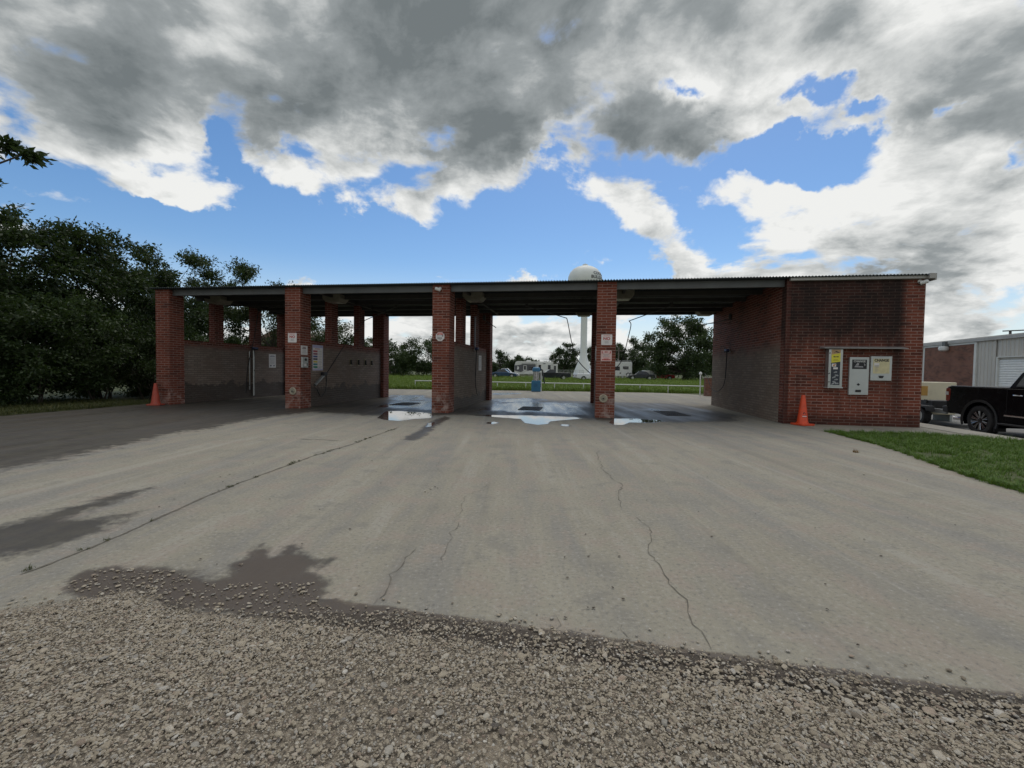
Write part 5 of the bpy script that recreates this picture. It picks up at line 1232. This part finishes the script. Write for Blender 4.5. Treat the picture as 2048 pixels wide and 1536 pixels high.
# travel trailer: profile along x, side facing the car wash is -y
o, l = rv('travel_trailer', 'grey and white travel trailer with slide-outs behind the blue vacuum', 'travel trailer', (4.75, 88, 0), 0, 8.6, 3.1)
MB().prism([(-l, .55), (-l+.02, 2.3), (-l+.25, 2.95), (-l+.6, 3.08), (l-.9, 3.08), (l-.9, .5), (-l+.4, .45)], -1.2, 1.2, 'y').build('body', M_OFFWHITE, o, bevel=.05)
MB().box(l-.9, -1.15, .5, l, 1.1, 2.6).build('rear_section', M_OFFWHITE, o, bevel=.04)
MB().box(.2, -1.65, .75, 3.0, -1.2, 2.95).build('slide_out', M_WHITE, o, bevel=.03)
m = MB(); m.prism([(-l+.03, 1.2), (-l+.03, 2.25), (-l+1.5, 2.42), (-.1, 2.42), (-.1, 1.1), (-2.4, 1.25), (-3.0, .9)], -1.215, -1.203, 'y'); m.build('grey_panel', M_RVGREY, o)
m = MB(); m.prism([(-l+.5, 1.45), (-l+.62, 2.2), (-l+.95, 1.75), (-l+.75, 1.4)], -1.23, -1.217, 'y'); m.build('swoosh_marking', M_WHITE, o)
m = MB(); m.prism([(-2.6, .62), (-1.4, 1.25), (-.3, 1.25), (-.3, .62)], -1.23, -1.217, 'y'); m.build('lower_panel', M_WHITE, o)
MB().box(-2.55, -1.245, 1.25, -1.9, -1.22, 2.25).build('door', M_WHITE, o); MB().box(-2.45, -1.26, 1.4, -2.0, -1.247, 2.15).build('door_window', M_GLASS, o)
for x0, x1, z0, z1, y in ((-1.5, -.6, 1.4, 2.0, -1.235), (.45, .95, 1.3, 2.4, -1.665), (2.3, 2.85, 1.3, 2.4, -1.665), (3.55, 3.95, 1.0, 2.25, -1.165)): MB().box(x0, y-.01, z0, x1, y+.012, z1).build('window', M_GLASS, o)
bars(o, scribble(1.1, 2.1, 2.65, .14, 1, 1, seed=91, cw=.12), M_BLACK, 'lettering', -1.652)
MB().box(-1.9, -.5, 3.082, -1.0, .5, 3.32).build('roof_unit', M_WHITE, o, bevel=.06)
MB().tube([(-2.9, -1.3, 2.55), (-.2, -1.3, 2.55)], .06).build('awning_roll', M_RVGREY, o)
for x in (.2, 1.05):
    for sg in (-1, 1): vehicle_wheel(o, x, sg*1.05, .34, .22)
MB().box(-l-.9, -.06, .45, -l+.5, .06, .57).build('hitch', M_BLACK, o)
# camper van seen from behind and the side
o, l = rv('camper_van', 'white camper van with a spare wheel on its rear, behind the pillar with two signs', 'camper', (18.6, 79.2, 0), R(-14), 7, 3)
MB().prism([(-4.4, .9), (-4.4, 2.2), (-3.6, 2.95), (-3.0, 3.05), (3.0, 3.05), (3.0, .5), (-3.2, .5), (-3.2, .9)], -1.15, 1.15, 'y').build('body', M_WHITE, o, bevel=.06)
for x0, x1, z0, z1 in ((-3.3, -2.7, 1.7, 2.3), (-.2, .9, 1.5, 2.2), (1.7, 2.4, 1.7, 2.2)): MB().box(x0, -1.17, z0, x1, -1.152, z1).build('window', M_GLASS, o)
rw = MB().box(3.002, -.5, 1.75, 3.02, .45, 2.3).build('rear_window', M_GLASS, o); m = MB(); m.prism(rrect(.95, .5, .1), 0, .012, 'y'); q = m.build('rear_glass', M_GLASS, o); q.location = (1.9, -1.153, 2.0)
vehicle_wheel(o, 2.0, -1.32, .36, .22, mat=M_WHITE).location = (2.35, -1.28, .78)
for x, sg in ((1.4, -1), (1.4, 1), (-2.6, -1), (-2.6, 1)): vehicle_wheel(o, x, sg*.98, .34, .22)
m = MB()
m.tube([(-2.4, -.8, 3.06), (-2.4, -.8, 3.25), (2.7, -.8, 3.25), (2.7, -.8, 3.06)], .025, 6); m.tube([(2.7, -.8, 3.25), (2.7, .8, 3.25)], .025, 6); m.build('roof_rack', M_ALU, o)
for sg in (1.0, 2.8): MB().box(sg-.12, -1.165, .95, sg+.12, -1.152, 1.12).build('lamp', M_BLACK, o)

# vacuum island
vc = thing('vacuum_cleaner', 'blue and stainless coin vacuum with a domed head standing on the rear concrete', 'vacuum', (1.5, 27.1, 0), R(-6))
MB().prism([(-.28, -.26), (.28, -.26), (.28, .26), (-.28, .26)], 0, .68, 'z').build('base_cabinet', M_BLUE, vc, bevel=.03)
MB().lathe([(.19, .681), (.19, 1.24)], n=32).build('canister', M_STAIN, vc)
m = MB()
for k in range(8): a = 6.28*k/8+.2; m.box(.191*math.cos(a)-.012, .191*math.sin(a)-.012, .69, .191*math.cos(a)+.012, .191*math.sin(a)+.012, 1.23)
m.build('canister_rib', M_ALU, vc)
MB().lathe([(.23, 1.241), (.245, 1.26), (.245, 1.40), (.22, 1.47), (.13, 1.52), (.02, 1.53)], n=32).build('dome', M_BLUE, vc)
m = MB(); m.tube(curve([(.24, 0, 1.33), (.34, -.04, 1.36), (.40, -.08, 1.2), (.44, -.1, .9), (.50, -.1, .62), (.52, -.1, .52)]), .045, 10); m.build('hose', M_RUBBER, vc); MB().tube([(.30, .02, .0), (.30, .02, 1.2)], .045, 10).build('hose_post', M_WHITE, vc)
m = MB(); m.box(.281, -.1, .28, .30, .05, .48); m.build('coin_slot', M_BLACK, vc)
MB().box(-.1, -.275, .30, .1, -.261, .52).build('door', plain_once('darker_blue', (.03, .13, .25), .45), vc)
# white pipe rail along the back of the lot
pr = thing('pipe_rail', 'low white pipe rail on posts between the rear concrete and the grass field', 'railing', (0, 0, 0))
RA, RB = np.array([-6.6, 29.6]), np.array([12.55, 28.15])
def rail_at(x): t = (x-RA[0])/(RB[0]-RA[0]); return RA + (RB-RA)*t
MB().tube([(*RA, .50), (*rail_at(3), .485), (*RB, .44)], .034, 8).build('rail', M_PIPE, pr)
for x in (-6.57, -4.7, -2.85, -.98, .92, 2.82, 4.72, 6.74, 8.36, 10.15, 12.5):
    q = rail_at(x); MB().tube([(*q, -.1), (*q, .46)], .034, 8).build('post', M_PIPE, pr)
# brick enclosure corner past the building
en = thing('brick_enclosure', 'low brick enclosure wall behind the back corner of the last bay', 'wall', (11.35, 24.6, 0), -YAW)
MB().box(-.42, 0, 0, 2.4, .3, 1.02).build('wall', M_STORE_BRICK, en, bevel=.01); MB().box(-.46, -.04, 1.021, 2.44, .34, 1.08).build('coping', M_KERB, en)
bl = thing('white_post', 'slim white post with a rounded top beside the low brick enclosure', 'post', (10.75, 24.9, 0)); MB().tube([(0, 0, 0), (0, 0, 1.22)], .035).build('shaft', M_PIPE, bl); MB().lathe([(.06, 1.2), (.085, 1.26), (.06, 1.34), (.01, 1.36)], n=12).build('cap', M_WHITE, bl)
# brown roofed house, street lamp and poles
hs = thing('house', 'brown gable roofed house showing over the second bay wall', 'house', (-20.5, 42, 0), R(6))
MB().box(-4, -3, 0, 3.6, 3, 2.7).build('wall', plain_once('tan_brick', (.30, .20, .15), .85), hs); MB().prism([(-4.5, 2.6), (4.3, 2.6), (4.3, 2.75), (-.2, 4.9), (-4.5, 2.75)], -3.4, 3.4, 'y').build('roof', M_ROOFBROWN, hs)
for x in (-2.4, 1.6): w_ = MB().box(x-.5, -3.03, 1.0, x+.5, -3.002, 2.1).build('window', M_WHITE, hs); MB().box(x-.42, -3.045, 1.08, x+.42, -3.032, 2.02).build('pane', M_GLASS, w_)
lp = thing('street_lamp', 'slim dark street lamp with a curved arm above the second bay wall', 'street lamp', (-20.3, 44.8, 0)); MB().tube(curve([(0, 0, 0), (0, 0, 5.6), (-.1, 0, 6.05), (-.6, 0, 6.2), (-1.1, 0, 6.2)]), .055).build('pole', M_POLE, lp); MB().box(-1.5, -.12, 6.1, -1.05, .12, 6.22).build('lamp_head', M_STEEL_DARK, lp)
def upole(label, loc, h):
    o = thing('utility_pole', label, 'utility pole', loc, 0, 'utility poles beyond the field'); MB().tube([(0, 0, -.2), (0, 0, h)], [.16, .11]).build('pole', M_POLE, o); MB().box(-1.0, -.06, h-.9, 1.0, .06, h-.75).build('crossarm', M_POLE, o)
    b = MB()
    for x in (-.9, 0, .9): b.lathe([(.05, h-.75), (.06, h-.6), (.02, h-.55)], c=(x, 0, 0), n=8)
    b.build('insulators', M_OFFWHITE, o)
upole('grey utility pole above the right end of the travel trailer', (14.2, 150, 0), 8.2); upole('utility pole among the trees left of the big oak', (21.4, 88, 0), 6.3)
fc = thing('chain_link_fence', 'pale chain-link fence between the travel trailer and the water tower foot', 'fence', (10.6, 105, 0)); m = MB()
for k in range(9): x = k*.95-1; MB().tube([(x, 0, 0), (x, 0, 1.5)], .035, 6).build('post', M_ALU, fc)
m.tube([(-1, 0, 1.48), (6.6, 0, 1.48)], .03, 6)
for k in range(60): x = -1+k*.127; m.tube([(x, .02, .05), (x+.6, .02, 1.45)] if x < 6 else [(x, .02, .05), (x, .02, 1.45)], .006, 4, cap=False)
m.build('mesh', M_ALU, fc)
wf = thing('wire_fence', 'dark post and rail fence glimpsed through the leaves left of the end pillar', 'fence', (-19.6, 22.4, 0)); m = MB()
for k in range(5): MB().box(k*.75-.05, -.05, 0, k*.75+.05, .05, 1.75).build('post', M_STEEL_DARK, wf)
for z in (.35, 1.0, 1.62): MB().box(-.06, -.075, z-.04, 3.1, -.052, z+.04).build('rail', M_STEEL_DARK, wf)

# ------------------------------------------------------------------ storage building on the right
A = np.array([31.9, 36.0]); B = np.array([24.2, 12.0]); dv = (B-A)/np.linalg.norm(B-A); Lb = np.linalg.norm(B-A)
sb = thing('storage_building', 'low metal storage building with a brick panel and roll-up doors on the right', 'building', (A[0], A[1], ROAD_Z), math.atan2(dv[1], dv[0]))
HB = 4.03
# local x runs toward the camera along the wall, local y points away from the road
def along(px, py, d): return 0
def xl(P): return float((np.array(P)-A)@dv)
X1, X2, X3 = xl((30.91, 32.5)), xl((29.67, 27.4)), xl((28.98, 25.5))
def ribs(x0, x1, z0, z1, name):
    p = []; x = x0; y0 = 0
    while x < x1-.01:
        for dx, dy in ((0, 0), (.22, 0), (.24, -.03), (.28, -.03), (.30, 0)):
            if x+dx <= x1+.001: p.append((x+dx, dy))
        x += .305
    n = len(p); m = MB(); m.add([(a, b, z0) for a, b in p]+[(a, b, z1) for a, b in p], [(i, i+1, n+i+1, n+i) for i in range(n-1)])
    return m.build(name, M_PANEL, sb, fixn=False)
MB().box(0, .05, -.1, Lb, 9, HB-.05).build('wall', M_PANEL, sb)
ribs(0, X1-.12, 0, HB-.18, 'ribbed_panel'); MB().box(X1-.02, -.06, 0, X2, .045, HB-.30).build('brick_panel', M_STORE_BRICK, sb)
DX0, DX1 = X3+.02, X3+3.0
ribs(X2+.22, DX0-.14, 0, HB-.18, 'ribbed_panel'); ribs(DX0-.12, DX1+.12, 2.86, HB-.18, 'ribbed_panel'); ribs(DX1+.14, Lb, 0, HB-.18, 'ribbed_panel')
MB().box(X2+.01, -.09, 0, X2+.21, .04, HB-.19).build('corner_trim', M_OFFWHITE, sb); MB().box(X1-.16, -.08, 0, X1-.03, .04, HB-.19).build('corner_trim', M_OFFWHITE, sb)
MB().box(X1-.02, -.085, HB-.29, X2, -.062, HB-.18).build('brick_flashing', M_OFFWHITE, sb)
m = MB(); m.box(-.1, -.16, HB-.17, Lb+.1, .049, HB+.02); m.build('eave_gutter', M_TRIM, sb, bevel=.01); MB().prism([(-.14, HB+.021), (9.2, HB+.9), (9.2, HB+.98), (-.14, HB+.08)], -.12, Lb+.12, 'x').build('roof', M_PANEL, sb)
d_ = MB(); z = 0
while z < 2.66: d_.prism([(.02, z), (-.015, z+.035), (-.015, z+.105), (.02, z+.139)], DX0, DX1, 'x'); z += .14
d_.build('roll_up_door', M_WHITE, sb); m = MB(); m.box(DX0-.11, -.10, 0, DX0-.002, .04, 2.80); m.box(DX1+.002, -.10, 0, DX1+.11, .04, 2.80); m.box(DX0-.11, -.10, 2.802, DX1+.11, .04, 2.855); m.build('door_frame', M_OFFWHITE, sb)
lo = thing('wall_light', 'white round wall light high on the brick panel of the storage building', 'wall light', tuple(A+dv*xl((30.22, 30.0)))+(3.26,), math.atan2(dv[1], dv[0]))
m = MB(); m.box(-.16, -.30, .1, .16, -.07, .42); m.build('mount', M_STEEL, lo); MB().lathe([(.05, .12), (.24, .08), (.28, -.02), (.26, -.16), (.18, -.22), (.02, -.23)], c=(0, -.28, 0), n=20).build('globe', plain_once('milky_globe', (.60, .60, .57), .3), lo)
vp = thing('roof_pipe', 'thin horizontal pipe on a bracket above the storage building roof', 'pipe', (30.0, 26.4, 3.7)); MB().tube([(0, 0, -.1), (0, 0, .42)], .06).build('bracket', M_STEEL_DARK, vp); MB().tube([(-.25, .2, .40), (3.2, -3.2, .46)], .035).build('pipe', M_STEEL_DARK, vp)

# ------------------------------------------------------------------ black pickup on the side road, nose toward the camera
HD = math.atan2(-.985, -.17)
tk = thing('pickup_truck', 'black crew-cab pickup truck with dark alloy wheels parked on the side road', 'pickup truck', (14.40, 12.32, ROAD_Z), HD)
def archpts(xc, r, z0=.42): return [(xc+r*math.cos(R(a)), z0+r*math.sin(R(a))) for a in range(-18, 199, 12)]
HWD = 1.0
low = [(-1.12, .62), (-1.17, .80), (-1.19, 1.28), (-1.13, 1.355), (-1.02, 1.375), (.80, 1.365), (2.6, 1.36), (3.2, 1.35), (4.25, 1.25), (4.55, 1.12), (4.66, .80), (4.62, .46), (4.3, .42)]
poly = low + archpts(3.66, .52)[0:] + [(2.9, .44), (.62, .44)] + archpts(0, .52) + [(-.62, .52)]
MB().prism(poly, -HWD, HWD, 'y').build('body', M_TRUCK, tk, bevel=.035, seg=3)
MB().box(-1.0, -.80, 1.34, .70, .80, 1.381).build('bed_cover', M_MUDFLAP, tk)
for y0 in (-HWD+.02, HWD-.16): MB().box(-1.05, y0, 1.366, .76, y0+.14, 1.392).build('bed_rail', plain_once('bed_rail_plastic', (.03, .03, .032), .25), tk, bevel=.01)
cab = [(.80, 1.366, .97), (.95, 1.80, .80), (1.15, 1.90, .74), (2.35, 1.91, .74), (2.60, 1.86, .76), (3.35, 1.362, .95)]
n = len(cab); g = MB(); g.add([(x, -w_, z) for x, z, w_ in cab]+[(x, w_, z) for x, z, w_ in cab], [tuple(range(n)), tuple(range(2*n-1, n-1, -1))]+[(i, n+i, n+(i+1) % n, (i+1) % n) for i in range(n)])
g.build('cab', M_TRUCK, tk, bevel=.03, seg=3)
def cabw(z): return .97+(.74-.97)*(z-1.366)/.54
for x0, x1, x2, x3 in ((1.0, 1.08, 1.72, 1.72), (1.82, 1.82, 2.55, 3.05)):
    for sg in (-1, 1):
        w = MB(); w.quad(*[(x, sg*(cabw(z)+.012), z) for x, z in ((x0, 1.42), (x3, 1.42), (x2, 1.82), (x1, 1.82))]); w.build('side_window', M_GLASS, tk)
w = MB(); w.quad((.848, -.75, 1.46), (.848, .75, 1.46), (.94, .66, 1.80), (.94, -.66, 1.80)); w.build('rear_window', M_GLASS, tk)
w = MB(); w.quad((2.70, -.70, 1.82), (2.70, .70, 1.82), (3.30, .84, 1.42), (3.30, -.84, 1.42)); w.build('windscreen', M_GLASS, tk)
for sg in (-1, 1):
    a = archpts(0, .53); b = archpts(0, .60); k = len(a)
    for off in (0, 3.66):
        m = MB(); m.add([(x+off, sg*1.004, z) for x, z in a]+[(x+off, sg*1.022, z) for x, z in b]+[(x+off, sg*.98, z) for x, z in b], [(i, i+1, k+i+1, k+i) for i in range(k-1)]+[(k+i, k+i+1, 2*k+i+1, 2*k+i) for i in range(k-1)]); m.build('wheel_arch_trim', M_MUDFLAP, tk)
    for xh in (1.02, 2.02):
        h = MB(); h.tube(curve([(xh, sg*1.0, 1.19), (xh+.03, sg*1.035, 1.195), (xh+.19, sg*1.035, 1.195), (xh+.22, sg*1.0, 1.19)], 4), .018, 8); h.build('door_handle', M_CHROME, tk)
    for x in (.82, 1.80, 2.86): MB().box(x-.004, sg*1.0015-.0015, .50, x+.004, sg*1.0015+.0015, 1.36).build('door_seam', M_DARK, tk)
    MB().box(.78, sg*1.012-.012, .62, 2.9, sg*1.012+.012, .66).build('side_moulding', M_CHROME, tk, bevel=.006)
    MB().box(.70, sg*1.02-.09, .38, 2.95, sg*1.02+.06, .43).build('running_board', M_MUDFLAP, tk, bevel=.015)
    t_ = MB(); t_.prism([(-1.195, .92), (-1.195, 1.30), (-1.10, 1.33), (-1.02, 1.27), (-1.04, .95), (-1.10, .90)], sg*.90, sg*1.008, 'y'); t_.build('tail_lamp', M_LAMP, tk, bevel=.012)
    q = MB(); q.prism([(-1.205, 1.10), (-1.205, 1.20), (-1.09, 1.20), (-1.09, 1.10)], sg*.91, sg*1.012, 'y'); q.build('reverse_lamp', M_LAMPW, tk)
    MB().box(.45, sg*.99-.12 if sg > 0 else -.98, .16, .47, .98 if sg > 0 else -.70, .56).build('mud_flap', M_MUDFLAP, tk)
    hl = MB(); hl.box(4.45, sg*.82-.14, .88, 4.68, sg*.82+.14, 1.10); hl.build('headlight', M_LAMPW, tk, bevel=.03)
    mr = MB(); mr.box(2.86, sg*1.12-.1, 1.40, 3.02, sg*1.12+.1, 1.64); mr.box(2.9, sg*.98-.04, 1.42, 2.98, sg*1.05+.02, 1.48); mr.build('side_mirror', M_TRUCK, tk, bevel=.03)
m = MB(); m.prism([(-1.13, .53), (-1.36, .56), (-1.38, .74), (-1.19, .76), (-1.13, .70)], -.97, .97, 'y'); m.build('rear_bumper', M_MUDFLAP, tk, bevel=.03)
m = MB(); m.prism([(4.55, .44), (4.78, .5), (4.80, .72), (4.66, .78)], -.97, .97, 'y'); m.build('front_bumper', M_CHROME, tk, bevel=.03)
m = MB(); m.lathe([(.052, -.2), (.055, .12), (.042, .12), (.04, .0)], axis='x', n=16); e = m.build('exhaust_tip', M_CHROME, tk); e.location = (-.72, -.88, .40); e.rotation_euler.z = R(28)
m = MB(); m.box(-1.0, -.7, .40, 4.4, .7, .56); m.tube([(0, -.8, .42), (0, .8, .42)], .07); m.tube([(3.66, -.8, .42), (3.66, .8, .42)], .06); m.build('chassis', M_MUDFLAP, tk)
for x in (0, 3.66):
    for sg in (-1, 1):
        r, w = .42, .28; T = MB(); T.lathe([(r*.66, -w/2+.01), (r*.70, -w/2), (r*.93, -w/2+.005), (r*.985, -w*.38), (r, -w*.25), (r, w*.25), (r*.985, w*.38), (r*.93, w/2-.005), (r*.70, w/2), (r*.66, w/2-.01)], axis='y', n=40, cap=False)
        for k in range(44):
            a = 6.283*k/44
            for yy in (-.11, .05):
                ca, sa = math.cos(a+yy), math.sin(a+yy); T.add([(ca*(r-.004)-sa*u, yy+v_, sa*(r-.004)+ca*u) for u, v_ in ((-.018, -.02), (.018, -.02), (.018, .06), (-.018, .06))]+[(ca*(r+.007)-sa*u, yy+v_, sa*(r+.007)+ca*u) for u, v_ in ((-.014, -.015), (.014, -.015), (.014, .055), (-.014, .055))], [(4, 5, 6, 7), (0, 1, 5, 4), (1, 2, 6, 5), (2, 3, 7, 6), (3, 0, 4, 7)])
        t = T.build('wheel', M_TYRE, tk); t.location = (x, sg*.86, r); t.rotation_euler.y = .3
        o_s = sg*w/2
        rim = MB(); rim.lathe([(r*.67, o_s), (r*.66, o_s-sg*.012), (r*.60, o_s-sg*.05), (r*.585, o_s-sg*.14)], axis='y', n=36, cap=False); rim.build('rim', M_RIMDARK, t, fixn=True)
        sp = MB()
        for k in range(10):
            a = 6.283*k/10; wid = .10
            for da in (-.085, .085):
                u0, u1 = .06, r*.64; a0, a1 = a+da*.5, a+da*1.25
                pts_ = [(u0, a0, -.05), (r*.35, (a0+a1)/2, -.028), (u1, a1, -.022)]
                sp.tube([(q*math.cos(b_), o_s+sg*d_2, q*math.sin(b_)) for q, b_, d_2 in pts_], [.022, .016, .020], 6)
        sp.build('spokes', plain_once('dark_polished_alloy', (.30, .30, .31), .22, .9, .1, 8), t)
        hb_ = MB(); hb_.lathe([(.075, o_s-sg*.06), (.07, o_s-sg*.025), (.03, o_s-sg*.018)], axis='y', n=20); hb_.build('hub', M_RIMDARK, t)
        MB().lathe([(r*.52, o_s-sg*.15), (r*.52, o_s-sg*.17)], axis='y', n=28).build('brake_disc', M_DARK, t)
# flatbed trailer behind the truck, mostly hidden by the wash house
fl = thing('utility_trailer', 'low galvanised utility trailer with a black tyre behind the pickup', 'trailer', (15.1, 15.2, ROAD_Z), HD+R(-4))
for y0 in (-.62, .54): MB().box(-3.4, y0, .44, 1.1, y0+.08, .58).build('frame_rail', M_TRAILER, fl, bevel=.006)
MB().box(-3.4, -.535, .50, 1.1, .535, .56).build('deck', M_MUDFLAP, fl); m = MB(); m.tube([(1.1, -.5, .51), (1.9, -.02, .51)], .045); m.tube([(1.1, .5, .51), (1.9, .02, .51)], .045); m.tube([(1.8, 0, .51), (2.2, 0, .51)], .05); m.build('tongue', M_TRAILER, fl)
for sg in (-1, 1): vehicle_wheel(fl, .26, sg*.78, .30, .22)
m = MB(); m.tube(curve([(.42, -.64, .44), (.40, -.66, .36), (.46, -.66, .31), (.52, -.66, .36), (.50, -.64, .44)], 5), .012, 6); m.build('tie_hook', M_STEEL_DARK, fl)
for sg in (-1, 1): MB().prism([(-.12, .62), (-.10, .66), (.62, .66), (.64, .62), (.68, .5), (.64, .5), (.60, .60), (-.08, .60)], sg*.66, sg*.90, 'y').build('fender', M_MUDFLAP, fl)
tb_ = thing('tool_box', 'black tool box with a latch on the front of the utility trailer', 'tool box', (15.0, 15.3, ROAD_Z+.562), HD); MB().box(-.35, -.35, 0, .25, .35, .26).build('box', M_MUDFLAP, tb_, bevel=.02); MB().box(-.1, -.39, .16, .0, -.351, .28).build('latch', M_STEEL_DARK, tb_)
wn = thing('hand_winch', 'dark winch with a strap at the trailer tongue beside the pickup bumper', 'winch', (14.85, 14.5, ROAD_Z+.562), HD); MB().lathe([(.14, -.2), (.14, -.17), (.07, -.165), (.07, .165), (.14, .17), (.14, .2)], c=(0, 0, .15), axis='y', n=18).build('drum', M_STEEL_DARK, wn); MB().box(-.2, -.25, 0, .2, .25, .05).build('base', M_MUDFLAP, wn)
cb = thing('equipment_cabinet', 'cream metal cabinet with an amber panel behind the pickup tailgate', 'cabinet', (15.9, 16.4, ROAD_Z), HD+R(96)); MB().box(-.9, -.3, .25, .52, .5, 1.45).build('case', M_CREAMBOX, cb, bevel=.03); MB().box(-.72, -.312, .95, -.5, -.301, 1.30).build('amber_panel', M_AMBER, cb); [MB().box(x0, -.25, .0, x0+.08, .45, .249).build('leg_frame', M_TRAILER, cb) for x0 in (-.8, .36)]
